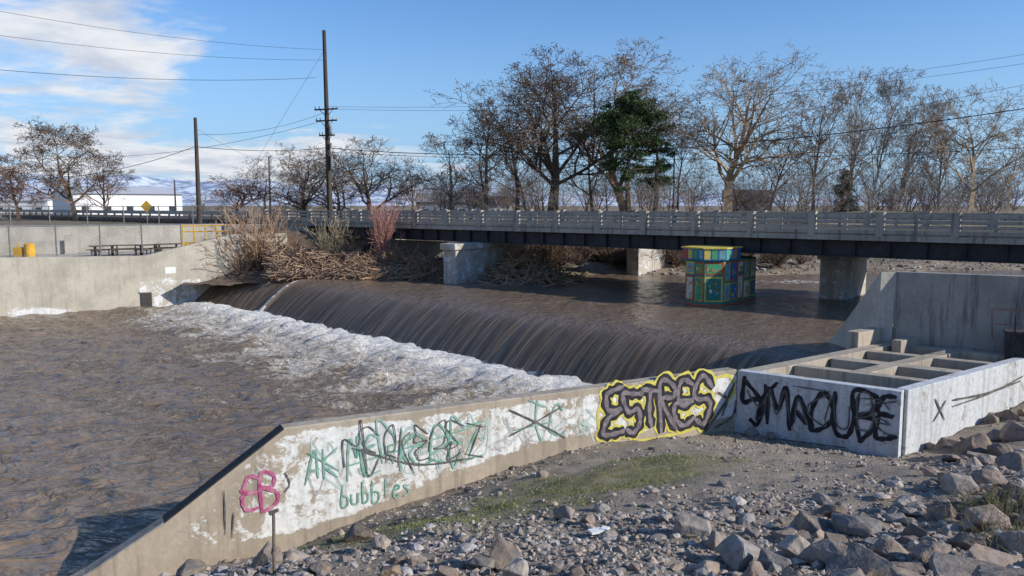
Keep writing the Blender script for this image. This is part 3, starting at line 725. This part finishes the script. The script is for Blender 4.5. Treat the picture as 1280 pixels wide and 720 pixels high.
def pier(px,py,z,w,L,fwd=0,name='bridge_pier'):
    m_=G(px,py,z)[:2]-bn*fwd
    mb=MB()
    mb.prism([m_-bd*0,m_+bd*w,m_+bd*w+bn*L,m_+bn*L],-7.5,zG-.45,0)
    mb.prism([m_-bd*.12-bn*.2,m_+bd*(w+.12)-bn*.2,m_+bd*(w+.12)+bn*(L+.8),m_-bd*.12+bn*(L+.8)],zG-.45,zG-.045,0)
    mb.obj(name,[M_pier],.04)
pier(565,352,ZU,1.1,7.5,.8)
pier(783,338,-4.7,1.0,4.0)
pier(1024,357,-4.3,1.3,4)
mb=MB();mb.beam(BR0+bd*3-bn*.3,BR0+bd*3+bn*10,1.0,-8,zG-.05,1);mb.beam(BR0-bd*6,BR0+bd*2.6,.5,-6,-1.62,1,side=1)
mb.beam(D(432,300,67)[:2],D(560,300,66)[:2],.4,-6,(-2.7,-3.0),0);mb.obj('bridge_abutment',[M_white,M_conl])
# ---- painted art pier
a=G(867,380,ZU)[:2]
pts=[a-bd*.5,a+bd*.75-bn*.45,a+bd*1.5+bn*.2,a+bd*1.5+bn*4.2,a-bd*.5+bn*4.2]
cap=[pts[0],pts[1],pts[2],a+bd*1.5+bn*1.75,a-bd*.5+bn*1.75]
cen=sum(pts)/len(pts);cc_=sum(cap)/len(cap)
mb=MB();mb.prism(pts,-7.5,-2.72,0)
cp2=[cc_+(p-cc_)*1.13 for p in cap];mb.prism(cp2,-2.715,-2.15,3);mb.prism([cc_+(p-cc_)*1.19 for p in cap],-2.149,-2.08,2)
cpl=[cen+(p-cen)*1.04 for p in pts];mb.prism(cpl,-7.5,-4.93,1)
cols_=[(.05,.22,.17),(.52,.10,.05),(.70,.54,.10),(.05,.16,.36),(.08,.38,.18),(.58,.28,.06),(.70,.64,.48),(.03,.06,.12),(.20,.42,.48),(.38,.42,.10)]
AM=[simple('mural_%d'%i,c_,tuple(x*.7 for x in c_),7,.7,.1) for i,c_ in enumerate(cols_)]
rj=np.random.default_rng(5);nP=len(pts)
def panel(A,B,u0,u1,z0,z1,off,m,skew=0,c0=cen):
    e=B-A;n=nrm(np.array([e[1],-e[0]]))
    if n@(A-c0)<0:n=-n
    P=A+e*u0+n*off;Q=A+e*u1+n*off
    mb.poly([(*P,z0),(*Q,z0+skew),(*(Q-e*abs(skew)*.1),z1),(*(P+e*abs(skew)*.1),z1-skew)],m)
for i in range(nP):
    A,B=pts[i],pts[(i+1)%nP];L_=np.linalg.norm(B-A);nc=max(1,round(L_/.85))
    for c_ in range(nc):
        u0,u1=c_/nc+.04/max(L_,1),(c_+1)/nc-.04/max(L_,1)
        zs=[-4.85,-3.85,-2.78] if rj.uniform()<.6 else [-4.85,-3.5,-2.78]
        for j in range(2):
            z0,z1=zs[j]+.05,zs[j+1]-.04
            panel(A,B,u0,u1,z0,z1,.006,int(rj.choice([1,2,5,2])));du=.08/L_
            panel(A,B,u0+du,u1-du,z0+.08,z1-.08,.012,int(rj.choice([0,3,4,8,6,4])))
            for k2 in range(8):
                uu=rj.uniform(u0+du*1.3,u1-du*2.2);zz=rj.uniform(z0+.12,z1-.32);hh=rj.uniform(.06,.22);wu=rj.uniform(.04,.14)/L_
                panel(A,B,uu,min(uu+wu,u1-du),zz,zz+hh,.015+.002*k2,int(rj.choice([1,2,4,6,8,9,5])),rj.uniform(-.05,.05))
for i in range(3):
    Ac,Bc=cp2[i],cp2[(i+1)%5];nc=max(2,round(np.linalg.norm(Bc-Ac)/.42))
    for c_ in range(nc):
        panel(Ac,Bc,c_/nc+.03,(c_+1)/nc-.03,-2.66,-2.20,.008,[1,2,4,8,5,3][(c_+i)%6],0,cc_)
mb.obj('mural_pier',AM)

# ---------------- poles and wires
def pole(px,ytop,d,r=.14,arms=(),name='utility_pole',base=-1.6,lean=0,hw=()):
    t=D(px,ytop,d);b=np.array([t[0]+lean,t[1],base]);mb=MB();mb.tube(b,t,r*1.25,r*.75,10)
    for dz,wid in arms:
        c=t+(b-t)*(dz/(t[2]-base));ad=nrm([.93,-.35,0])
        mb.tube(c-ad*wid/2+[0,-.18,0],c+ad*wid/2+[0,-.18,0],.075,k=6)
        for k2 in(-.48,-.3,.3,.48): q=c+ad*wid*k2+np.array([0,-.18,.05]);mb.tube(q,q+np.array([0,0,.25]),.05,.03,6,1)
        mb.tube(c+ad*wid*.3+[0,-.15,0],c-np.array([0,0,.7]),.03,k=4);mb.tube(c-ad*wid*.3+[0,-.15,0],c-np.array([0,0,.7]),.03,k=4)
    for dz,rr_,hh in hw:
        c=t+(b-t)*(dz/(t[2]-base))+np.array([.35,-.25,0]);mb.tube(c,c-np.array([0,0,hh]),rr_,rr_,10,1)
    mb.obj(name,[M_wood,M_metal]);return t,b
pole(405,38,72,.21,arms=((6.9,2.4),(7.9,2.2),(9.2,1.6)),lean=.15,hw=((8.4,.15,.7),(9.9,.1,.5),(11,.12,1.2)))
pole(244,147,66,.17,base=-1.8)
pole(336,196,110,.13);pole(218,225,120,.12);pole(843,188,88,.09);pole(515,220,130,.12,arms=((.6,1.8),));pole(693,205,84,.07)
def wires(name,lst):
    segs=[]
    for a,b,sag,rr_ in lst:
        n=26;P=[a*(1-t)+b*t-np.array([0,0,4*sag*t*(1-t)]) for t in np.linspace(0,1,n)]
        for i in range(n-1): segs.append((P[i],P[i+1],rr_,rr_))
    V,Fc=tubes(segs,4);np_mesh(name,V,Fc,M_wire)
wires('power_lines',[(D(405,62,72),D(-60,3,48),.5,.012),(D(405,75,72),D(-60,36,50),.5,.012),(D(395,97,72),D(-60,82,50),.5,.016),
 (D(410,185,72),D(1330,128,48),1.6,.030),(D(410,190,72),D(1330,182,52),.8,.018),(D(410,133,72),D(1330,60,60),1.4,.012),(D(410,136,72),D(1330,72,60),1.4,.012),
 (D(407,185,72),D(244,183,66),.3,.022),(D(244,183,66),D(60,222,80),.6,.024),(D(407,140,72),D(244,168,66),.6,.014),(D(407,150,72),D(60,195,90),1.2,.016),(D(407,60,72),D(290,250,75),.0,.012),(D(244,160,66),D(336,205,110),.3,.012),
 (D(1330,96,55),D(640,200,110),1.0,.012)])
q=D(183,258,64);mb=MB();mb.tube((q[0],q[1]+.05,-1.8),(q[0],q[1]+.05,q[2]+.4),.035,k=6,m=1)
c=.48;A_=[(q[0]-c,q[1],q[2]),(q[0],q[1],q[2]-c),(q[0]+c,q[1],q[2]),(q[0],q[1],q[2]+c)];mb.poly(A_,0);mb.poly([(x_,y_+.02,z_) for x_,y_,z_ in A_][::-1],1)
mb.obj('warning_sign',[M_yel,M_metal])

# ---------------- buildings
M_ware=simple('warehouse_siding',(.85,.85,.84),(.78,.78,.78),.6,.6,.2,vec=(8,8,.2))
M_wroof=simple('roof_white',(.55,.56,.58),(.5,.5,.52),1,.7)
M_roof=simple('roof_grey',(.25,.26,.28),(.2,.2,.22),1,.7)
M_glass=simple('window_glass',(.03,.04,.05),(.05,.06,.07),1,.15,0)
def building(name,px0,px1,d0,d1,base,zt_,depth,roofh,mats,doors=4):
    A=D(px0,260,d0)[:2];B=D(px1,260,d1)[:2];e=nrm(B-A);n=np.array([-e[1],e[0]]);L=np.linalg.norm(B-A)
    mb=MB();mb.beam(A,B,depth,base,zt_,0,side=1)
    C,Dd=A+n*depth,B+n*depth;o=.4
    mb.poly([(*(A-e*o-n*o),zt_),(*(B+e*o-n*o),zt_),(*(B+e*o+n*depth/2),zt_+roofh),(*(A-e*o+n*depth/2),zt_+roofh)],1)
    mb.poly([(*(C-e*o+n*o),zt_),(*(A-e*o+n*depth/2),zt_+roofh),(*(B+e*o+n*depth/2),zt_+roofh),(*(Dd+e*o+n*o),zt_)],1)
    mb.poly([(*A,zt_),(*(A+n*depth/2),zt_+roofh-.05),(*C,zt_)],0);mb.poly([(*B,zt_),(*Dd,zt_),(*(B+n*depth/2),zt_+roofh-.05)],0)
    for i in range(doors):
        p=A+e*L*(i+.5)/doors;hh=(zt_-base);mb.beam(p-e*L/doors*.15-n*.03,p+e*L/doors*.15-n*.03,.05,base+hh*.2,base+hh*.5,2)
    mb.obj(name,mats)
building('white_warehouse',92,228,125,135,-2,1.9,22,1.5,[M_ware,M_wroof,M_glass],5)
building('white_warehouse',-60,60,190,190,-2,1.2,20,1.2,[M_ware,M_wroof,M_glass],5)
building('house',520,590,150,150,-2,.7,9,1.8,[simple('siding_blue',(.34,.38,.42)),M_roof,M_glass],3)
building('house',905,965,140,138,-2,.8,9,2.0,[simple('siding_tan',(.4,.36,.3)),simple('roof_brown',(.12,.10,.09)),M_glass],3)
building('house',585,640,120,120,-2,.3,8,1.2,[simple('siding_white',(.6,.6,.58)),simple('roof_red',(.18,.10,.08)),M_glass],3)

# ---------------- trees
def tree_segs(rng,H,nch=(9,6,5,4),tr=.3,up=(.0,.05,.04,.02,.0),wob=(.06,.15,.2,.25,.3),first=.28,ang=(.75,.8,.85,.9),lr=(.55,.55,.55,.55),minr=.02):
    segs=[];tips=[];ml=len(nch)
    def grow(p,d,L,r,lev):
        n=(10,6,4,3,3,3)[lev];st=L/n
        kids=nch[lev] if lev<ml else 0
        ki=np.sort(rng.uniform(first if lev==0 else .2,1,kids))*n
        kc=0;az=rng.uniform(0,6.28)
        W=rng.normal(0,wob[lev],(n,3))
        for i in range(n):
            d=d+W[i];d[2]+=up[lev];d=d/math.sqrt(d@d)
            q=p+d*st;ra=max(minr,r*(1-.85*i/n));rb=max(minr,r*(1-.85*(i+1)/n));segs.append((p,q,ra,rb))
            while kc<kids and ki[kc]<=i+1:
                f=ki[kc]/n;az+=2.4+rng.normal(0,.4);a=ang[min(lev,3)]*rng.uniform(.7,1.2)
                if abs(d[2])<.9: x=np.array([d[1],-d[0],0])
                else: x=np.array([0,d[2],-d[1]])
                x=x/math.sqrt(x@x);y=np.array([d[1]*x[2]-d[2]*x[1],d[2]*x[0]-d[0]*x[2],d[0]*x[1]-d[1]*x[0]])
                cdv=d*math.cos(a)+(x*math.cos(az)+y*math.sin(az))*math.sin(a)
                pp=p+(q-p)*(ki[kc]-i);cl=L*lr[min(lev,3)]*(1.15-.55*f)*rng.uniform(.75,1.2)
                grow(pp,cdv,cl,max(minr,ra*.6),lev+1);kc+=1
            p=q
        if lev>=ml-1: tips.append(p)
    grow(np.array([0,0,-.3]),np.array([rng.normal(0,.03),rng.normal(0,.03),1.]),H*.93,tr,0)
    return segs,np.array(tips)
def leafquads(pts,rng,s,n,spread):
    P=np.repeat(pts,n,0)+rng.normal(0,spread,(len(pts)*n,3));k=len(P)
    a=rng.normal(0,1,(k,3));a/=np.linalg.norm(a,axis=1)[:,None];b=np.cross(a,rng.normal(0,1,(k,3)));b/=np.linalg.norm(b,axis=1)[:,None]
    s=s*rng.uniform(.6,1.4,(k,1));V=np.stack([P-a*s,P-b*s*.6,P+a*s,P+b*s*.6],1).reshape(-1,3)
    return V,np.arange(4*k).reshape(-1,4)
def barkmat(n,c): return simple(n,c,tuple(x*.6 for x in c),2.5,.9,0)
B_dark=barkmat('bark_dark',(.15,.105,.075));B_tan=barkmat('bark_tan',(.40,.30,.20));B_grey=barkmat('bark_grey',(.30,.245,.20));B_red=barkmat('bark_red',(.24,.14,.10))
B_brown=barkmat('bark_brown',(.21,.145,.10))
LF_b=simple('dry_leaves',(.20,.12,.06),(.12,.07,.04),4,.8,0)
LF_d=simple('seed_clusters',(.13,.09,.065),(.08,.06,.045),4,.8,0)
def make_tree(name,px,ytop,d,bark,leaves=None,w=1.0,seed=0,lq=2,ls=.09,**kw):
    rng=np.random.default_rng(seed);t=D(px,ytop,d);H=t[2]+1.6
    segs,tips=tree_segs(rng,H,**kw)
    V,Fc=tubes(segs,3);mi=np.zeros(len(Fc),int);mats=[bark]
    if leaves:
        V2,F2_=leafquads(tips,rng,ls,lq,.18);Fc=np.concatenate([Fc,F2_+len(V)]);V=np.concatenate([V,V2]);mi=np.r_[mi,np.ones(len(F2_),int)];mats.append(leaves)
    zmax=np.percentile(V[:,2],99.9);V[:,2]*=H/zmax;V[:,:2]*=w
    o=np_mesh(name,V,Fc,mats,False,midx=mi);o.location=(t[0],t[1],-1.6);return o
big=dict(lr=(.62,.58,.55,.5),first=.22)
make_tree('bare_tree',690,66,86,B_dark,LF_b,1.25,21,nch=(16,8,6,4),tr=.6,lq=1,ls=.085,**big)
make_tree('bare_tree',785,50,97,B_tan,LF_b,1.3,22,nch=(15,8,6,4),tr=.55,lq=1,ls=.10,**big)
make_tree('bare_tree',915,64,88,B_tan,LF_b,1.15,23,nch=(14,8,5,4),tr=.55,lq=1,ls=.07,**big)
make_tree('bare_tree',606,122,84,B_dark,None,.95,24,nch=(13,7,5,3),tr=.35,first=.2)
make_tree('bare_tree',645,95,92,B_dark,None,1.0,44,nch=(12,7,5,3),tr=.35)
make_tree('bare_tree',560,165,95,B_tan,None,1.2,25,nch=(12,7,5,3),tr=.25,first=.15)
make_tree('bare_tree',1022,103,92,B_grey,None,.9,26,nch=(13,6,5,3),tr=.3,ang=(.55,.6,.7,.8))
kw=dict(nch=(16,7,5,3),tr=.25,ang=(.45,.5,.6,.7),up=(0,.1,.08,.05,0),first=.15)
make_tree('bare_tree',1068,86,95,B_tan,None,.8,27,**kw)
make_tree('bare_tree',1098,84,90,B_grey,None,.85,28,**kw)
make_tree('bare_tree',1130,105,98,B_grey,None,.85,29,**kw)
make_tree('bare_tree',1222,98,85,B_tan,None,1.1,30,nch=(13,7,5,3),tr=.32,wob=(.09,.2,.25,.3,.3),first=.2)
make_tree('bare_tree',1180,130,96,B_grey,None,.9,31,**kw)
make_tree('bare_tree',1265,150,90,B_tan,None,1.1,32,nch=(12,7,5,3),tr=.2,first=.15)
make_tree('bare_tree',965,140,90,B_brown,None,1.0,33,nch=(12,7,5,3),tr=.2)
make_tree('bare_tree',850,140,92,B_brown,None,1.0,34,nch=(12,7,5,3),tr=.2)
make_tree('bare_tree',88,144,92,B_brown,LF_d,1.25,35,nch=(14,8,6,4),tr=.3,lq=1,ls=.07,first=.22)
make_tree('bare_tree',18,186,88,B_red,LF_d,1.3,36,nch=(11,7,6,4),tr=.2,lq=1,ls=.05,first=.12)
make_tree('bare_tree',128,185,98,B_brown,None,1.2,37,nch=(11,7,5,3),tr=.2,first=.15)
dm=dict(nch=(16,8,5,4),first=.08,lr=(.8,.5,.5,.5),ang=(.85,.7,.8,.8),minr=.016)
make_tree('bare_tree',462,170,90,B_brown,LF_b,1.35,38,tr=.3,lq=1,ls=.06,**dm)
make_tree('bare_tree',378,178,98,B_brown,None,1.4,39,tr=.3,**dm)
dm['nch']=(12,7,5,3)
make_tree('bare_tree',425,190,100,B_grey,None,1.3,40,tr=.25,**dm)
make_tree('bare_tree',292,220,95,B_red,None,1.8,41,tr=.2,**dm)
make_tree('bare_tree',330,190,105,B_grey,None,1.3,42,tr=.2,**dm)
make_tree('bare_tree',660,170,84,B_dark,None,1.2,45,tr=.2,**dm)
make_tree('bare_tree',742,140,90,B_brown,None,1.1,46,nch=(12,7,5,3),tr=.25)
def evergreen(px,ytop,d,crown,seed,name='pine_tree',nn=110,qs=.22):
    rng=np.random.default_rng(seed);t=D(px,ytop,d);H=t[2]+1.6;segs=[]
    p=np.array([0,0,0.]);n=12
    for i in range(n): q=np.array([rng.normal(0,.06),rng.normal(0,.06),H*.96*(i+1)/n]);segs.append((p,q,.32*(1-i/n)+.04,.32*(1-(i+1)/n)+.04));p=q
    cl=[]
    for fz,rad,k in crown:
        for j in range(k):
            az=rng.uniform(0,6.28);L=rad*rng.uniform(.5,1.15);a=np.array([0,0,fz*H-.6]);b=a+np.array([math.cos(az)*L,math.sin(az)*L,.35+rng.normal(0,.4)])
            segs.append((a,b,.09,.03))
            for f in(.4,.6,.8,1.0):
                cl.append((a+(b-a)*f+rng.normal(0,.25,3),.62*(.6+.5*rad/4)))
    V,Fc=tubes(segs,5)
    C=np.array([c[0] for c in cl]);R=np.array([c[1] for c in cl])
    P=np.repeat(C,nn,0);r=np.repeat(R,nn);o=rng.normal(0,.62,(len(P),3));o[:,2]*=.40
    P=P+o*r[:,None]
    a=rng.normal(0,1,P.shape);a[:,2]+=.4;a/=np.linalg.norm(a,axis=1)[:,None];b=np.cross(a,rng.normal(0,1,P.shape));b/=np.linalg.norm(b,axis=1)[:,None];s=qs*rng.uniform(.5,1.3,(len(P),1))
    V2q=np.stack([P-a*s,P+b*s*.2,P+a*s,P-b*s*.2],1).reshape(-1,3)
    F2_=np.arange(len(V2q)).reshape(-1,4)
    o=np_mesh(name,np.concatenate([V,V2q]),np.concatenate([Fc,F2_+len(V)]),[B_brown,M_needle],False,midx=np.r_[np.zeros(len(Fc),int),np.ones(len(F2_),int)])
    o.location=(t[0],t[1],-1.6)
M_needle=simple('needles',(.040,.070,.026),(.065,.095,.032),1.2,.8,0)
evergreen(787,116,82,[(.97,1.0,5),(.92,2.4,8),(.86,3.6,10),(.80,4.6,11),(.73,4.9,11),(.65,3.6,7),(.54,2.6,3),(.45,3.2,4),(.36,2.0,2)],3,nn=90)
evergreen(1056,212,96,[(.97,.4,4),(.8,.9,6),(.6,1.3,7),(.4,1.6,8),(.2,1.8,8)],4,nn=60,qs=.16)
evergreen(822,160,86,[(.9,1.2,4),(.8,1.8,5),(.6,2.4,5),(.45,2,4)],5,nn=80)

def bush_segs(rng,H,n,spread,minr=.014):
    segs=[]
    for i in range(n):
        az=rng.uniform(0,6.28);tl=rng.uniform(.05,spread);d=np.array([math.cos(az)*tl,math.sin(az)*tl,1.]);d/=np.linalg.norm(d)
        p=np.array([math.cos(az)*.25*rng.uniform(),math.sin(az)*.25*rng.uniform(),-.2]);L=H*rng.uniform(.5,1.05);k=5
        for j in range(k):
            d=d+rng.normal(0,.13,3);d/=np.linalg.norm(d);q=p+d*L/k;r=max(minr,.03*(1-j/k));segs.append((p,q,r,max(minr*.8,r*.8)))
            for _ in range(2):
                e=d+rng.normal(0,.5,3);e/=np.linalg.norm(e);l=L*.22*rng.uniform(.5,1.2);segs.append((q,q+e*l,minr,minr*.6))
                e2=e+rng.normal(0,.4,3);segs.append((q+e*l*.5,q+e*l*.5+e2*l*.5,minr*.8,minr*.5))
            p=q
    return segs
def place(name,protos,spots,mat,rng):
    Vs=[];Fs=[];o=0
    for (x,y,z,h,w) in spots:
        V,Fc=protos[rng.integers(len(protos))];a=rng.uniform(0,6.28);c,s=math.cos(a),math.sin(a);V=V*np.array([w/3,w/3,h/3]);V=V@np.array([[c,s,0],[-s,c,0],[0,0,1]])+np.array([x,y,z])
        Vs.append(V);Fs.append(Fc+o);o+=len(V)
    return np_mesh(name,np.concatenate(Vs),np.concatenate(Fs),mat,False)
def brush(name,spots,mat,seed,n=26,spread=.6,minr=.014):
    rng=np.random.default_rng(seed);return place(name,[tubes(bush_segs(rng,3,n,spread,minr),3) for _ in range(5)],spots,mat,rng)
rng=np.random.default_rng(77)
protos=[]
for i in range(6):
    sg,_=tree_segs(rng,3.,nch=(10,6,4),tr=.06,first=.12,lr=(.65,.55,.5,.5),minr=.006);protos.append(tubes(sg,3))
sp=[]
for i in range(140):
    px=rng.uniform(-60,1340);d=rng.uniform(100,150);q=D(px,260,d);h=rng.uniform(2.5,8)*(1 if px>480 else .5)
    if 60<px<240 and (d<140 or i%3): continue
    sp.append((q[0],q[1],-1.5,h,h*1.05))
place('distant_trees',protos,sp,B_brown,rng)
sp=[]
for i in range(70):
    px=rng.uniform(560,1300);d=rng.uniform(78,99);q=D(px,260,d);h=rng.uniform(2.2,7.5)*rng.uniform(.6,1);sp.append((q[0],q[1],-1.5,h,h*1.0))
place('bank_thicket',protos,sp,B_grey,rng)
sp=[]
for i in range(120):
    px=rng.uniform(600,1010);d=rng.uniform(59,72);q=D(px,300,d);sp.append((q[0],q[1],-4.4+max(0,(d-64))*.25,rng.uniform(1.0,2.8),rng.uniform(2,4)))
brush('bank_brush',sp,B_brown,3,30,.9,.018)
B_wil=barkmat('willow_twigs',(.42,.27,.17));B_pink=barkmat('red_twigs',(.52,.27,.21));B_yl=barkmat('yellow_twigs',(.46,.37,.22))
def shrub(px,py,d,h,w,mat,seed,n=60,spread=.5): q=D(px,py,d);brush('bare_shrub',[(q[0],q[1],q[2],h,w)],mat,seed,n,spread,.013)
shrub(322,338,58.5,4.6,4.6,B_wil,5,90,.45);shrub(300,342,57.6,3.2,4.5,B_wil,6,60,.7);shrub(345,330,60,3.6,3.5,B_wil,15,60,.5)
shrub(415,332,57,3.4,3.0,B_yl,7,60,.45);shrub(478,322,56,4.0,2.8,B_pink,8,80,.4);shrub(440,330,58,2.2,2.5,B_wil,9,50,.6);shrub(275,335,58.0,2.0,2.5,B_wil,16,50,.7)
shrub(500,335,56,2.0,2.8,B_wil,17,50,.7);shrub(375,338,57.5,2.6,3.2,B_wil,18,60,.7);shrub(655,345,54.5,2.2,2.6,B_wil,19,50,.8);shrub(395,340,56.5,1.8,3,B_red,20,60,.9);shrub(535,343,55,1.5,2.8,B_wil,23,50,.9);shrub(465,342,55.5,1.6,3.2,B_wil,24,50,.9)
rng=np.random.default_rng(12);segs=[]
for i in range(4200):
    px=rng.uniform(335,562);t=(px-345)/215;d=rng.uniform(53.2,60.5);q=D(px,340,d);zz=-5.0+rng.uniform(0,1)*(2.1-1.1*t)*min(1,(d-52.6)/3)
    L=rng.uniform(.3,1.7);e=nrm([rng.normal(),rng.normal()*.6,rng.normal()*.35]);p=np.array([q[0],q[1],zz]);r=rng.uniform(.012,.06);segs.append((p-e*L/2,p+e*L/2,r,r*.6))
pr=G(654,350,ZU)
for i in range(1200):
    u=rng.normal(0,1.4);w_=rng.normal(0,1.3);hh=1.9*math.exp(-(u*u+w_*w_)/4)
    p=np.array([pr[0]+u,pr[1]+w_+.2,ZU+rng.uniform(0,1)*hh]);e=nrm([rng.normal(),rng.normal()*.6,rng.normal()*.5]);r=rng.uniform(.015,.08);segs.append((p-e*.7,p+e*.7,r,r*.6))
V,Fc=tubes(segs,5);np_mesh('driftwood',V,Fc,barkmat('driftwood_bark',(.40,.27,.18)),False)
mx,my=np.meshgrid(np.arange(-23,-3,.3),np.arange(54,66,.3));mz=-5.4+2.4*sstep(0,5,my-58.2+ (mx+20)*.12)*sstep(-10,-15,mx)+.9*sstep(0,3,my-55.5)+fbm(mx,my,3,5)*.5
k_=np.arange(mx.size).reshape(mx.shape)
np_mesh('earth_bank',np.stack([mx,my,mz],-1).reshape(-1,3),gridf(k_),simple('dark_soil',(.20,.14,.10),(.12,.085,.06),2,.95,.8,.1),True)
n=5000;px=RNG.uniform(600,1300,n);d=RNG.uniform(36,66,n);x=(px-640)/F*d;y=d
gxi=np.interp(x,gx,np.arange(len(gx)));gyi=np.interp(y,gy,np.arange(len(gy)))
zz=Zg[np.round(gyi).astype(int),np.round(gxi).astype(int)]
kp=(zz>-5.25);x,y,zz=x[kp],y[kp],zz[kp];s=np.exp(RNG.normal(-2.4,.45,len(x))).clip(.04,.4)
scatter('river_stones',np.stack([x,y,zz],-1),s,stonecols(len(x))*.9,M_stone)
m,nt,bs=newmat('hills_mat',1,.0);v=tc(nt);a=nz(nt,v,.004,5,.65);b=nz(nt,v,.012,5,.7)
col=mix(nt,rampf(nt,a,.4,.6),(.28,.34,.44),(.22,.29,.41));col=mix(nt,rampf(nt,b,.42,.58,0,.85),col,(.74,.79,.86));nt.links.new(col,bs.inputs['Base Color'])  # bluish aerial haze is mixed into the slope and snow colours
hx=np.linspace(-5000,5000,260);hy=np.linspace(3600,5200,30);HX,HY=np.meshgrid(hx,hy)
env=sstep(3600,4500,HY)*(1-.35*sstep(4600,5200,HY));hh=(55+105*sstep(600,-2300,HX)+fbm(HX*.0016,HY*.0012,5,3)*170)
HZ=-10+env*np.maximum(hh,10);k_=np.arange(HX.size).reshape(HX.shape)
np_mesh('hills',np.stack([HX,HY,HZ],-1).reshape(-1,3),gridf(k_),m,True)
p=D(342,640,9.2);bz=float(bankz(p[0],p[1]));mb=MB();mb.tube((p[0]-.02,p[1],bz-.2),(p[0],p[1],p[2]+.02),.022,.02,8);mb.tube((p[0]-.05,p[1],p[2]-.02),(p[0]+.06,p[1],p[2]+.03),.03,.02,8);mb.tube((p[0]-.015,p[1],bz+.25),(p[0]-.005,p[1],bz+.33),.035,.03,8)
mb.obj('metal_stake',simple('rusty_metal',(.24,.17,.12),(.14,.12,.10),20,.7))
mb=MB();q=hit_bank(745,668);mb.box((q[0],q[1]),.18,.12,q[2]+.03,q[2]+.06,0,.4);mb.box((q[0]+.12,q[1]+.05),.1,.09,q[2]+.05,q[2]+.07,0,1.1);mb.obj('litter',M_white)

# ---------------- light, sky, camera
EL=math.radians(26);az=nrm([.955,-.295])
sund=Vector((az[0]*math.cos(EL),az[1]*math.cos(EL),math.sin(EL)))
L=bpy.data.lights.new('sun','SUN');L.energy=5.0;L.angle=math.radians(.5);L.color=(1,.955,.88)
o=bpy.data.objects.new('sun',L);o.rotation_euler=sund.to_track_quat('Z','Y').to_euler();link(o)
w=bpy.data.worlds.new('World');bpy.context.scene.world=w;w.use_nodes=True;nt=w.node_tree;bg=nt.nodes['Background']
sky=nd(nt,'ShaderNodeTexSky',sky_type='NISHITA');sky.sun_disc=False;sky.sun_elevation=EL;sky.sun_rotation=math.atan2(az[0],az[1]);sky.air_density=1.0;sky.dust_density=.2;sky.ozone_density=3.0
t=nd(nt,'ShaderNodeTexCoord');sep=nd(nt,'ShaderNodeSeparateXYZ');nt.links.new(t.outputs['Generated'],sep.inputs[0])
x_,y_,z_=sep.outputs
den=math_(nt,'ADD',math_(nt,'MAXIMUM',z_,0),.12)
cx=math_(nt,'DIVIDE',x_,den);cy=math_(nt,'DIVIDE',y_,den);cb=nd(nt,'ShaderNodeCombineXYZ');nt.links.new(cx,cb.inputs[0]);nt.links.new(cy,cb.inputs[1])
n1=nz(nt,cb.outputs[0],1.15,5,.6,.4)
azr=math_(nt,'DIVIDE',x_,math_(nt,'MAXIMUM',y_,.05))
mA=rampf(nt,azr,-.18,-.50)
low=rampf(nt,z_,.15,.05);mB=math_(nt,'MULTIPLY',low,rampf(nt,azr,.15,-.30))
hi=math_(nt,'MULTIPLY',rampf(nt,z_,.30,.22),mA)
reg=math_(nt,'MAXIMUM',hi,mB)
bias=math_(nt,'SUBTRACT',math_(nt,'MAXIMUM',math_(nt,'MULTIPLY',hi,.32),math_(nt,'MULTIPLY',mB,.40)),.17)
s=math_(nt,'ADD',n1,bias);mask=math_(nt,'MULTIPLY',rampf(nt,s,.56,.74,0,.94),rampf(nt,reg,.05,.4))
n2=nz(nt,cb.outputs[0],3.2,5,.6)
cc=mix(nt,rampf(nt,n2,.35,.7),(6.7,6.8,7.0),(4.5,4.9,5.7))
skc=mix(nt,1.0,sky.outputs[0],(.74,.98,1.26),'MULTIPLY')
skc=mix(nt,rampf(nt,z_,.26,-.02,0,.85),skc,(2.7,4.2,6.2))
col=mix(nt,mask,skc,cc);nt.links.new(col,bg.inputs[0]);bg.inputs[1].default_value=.13
cam=bpy.data.cameras.new('camera');cam.sensor_width=36;cam.lens=36*F/1280;cam.clip_end=20000;cam.clip_start=.1
co=bpy.data.objects.new('camera',cam);co.rotation_euler=(math.pi/2-TH,0,0);link(co);bpy.context.scene.camera=co
sc=bpy.context.scene;sc.view_settings.view_transform='Standard';sc.view_settings.look='None';sc.view_settings.exposure=0
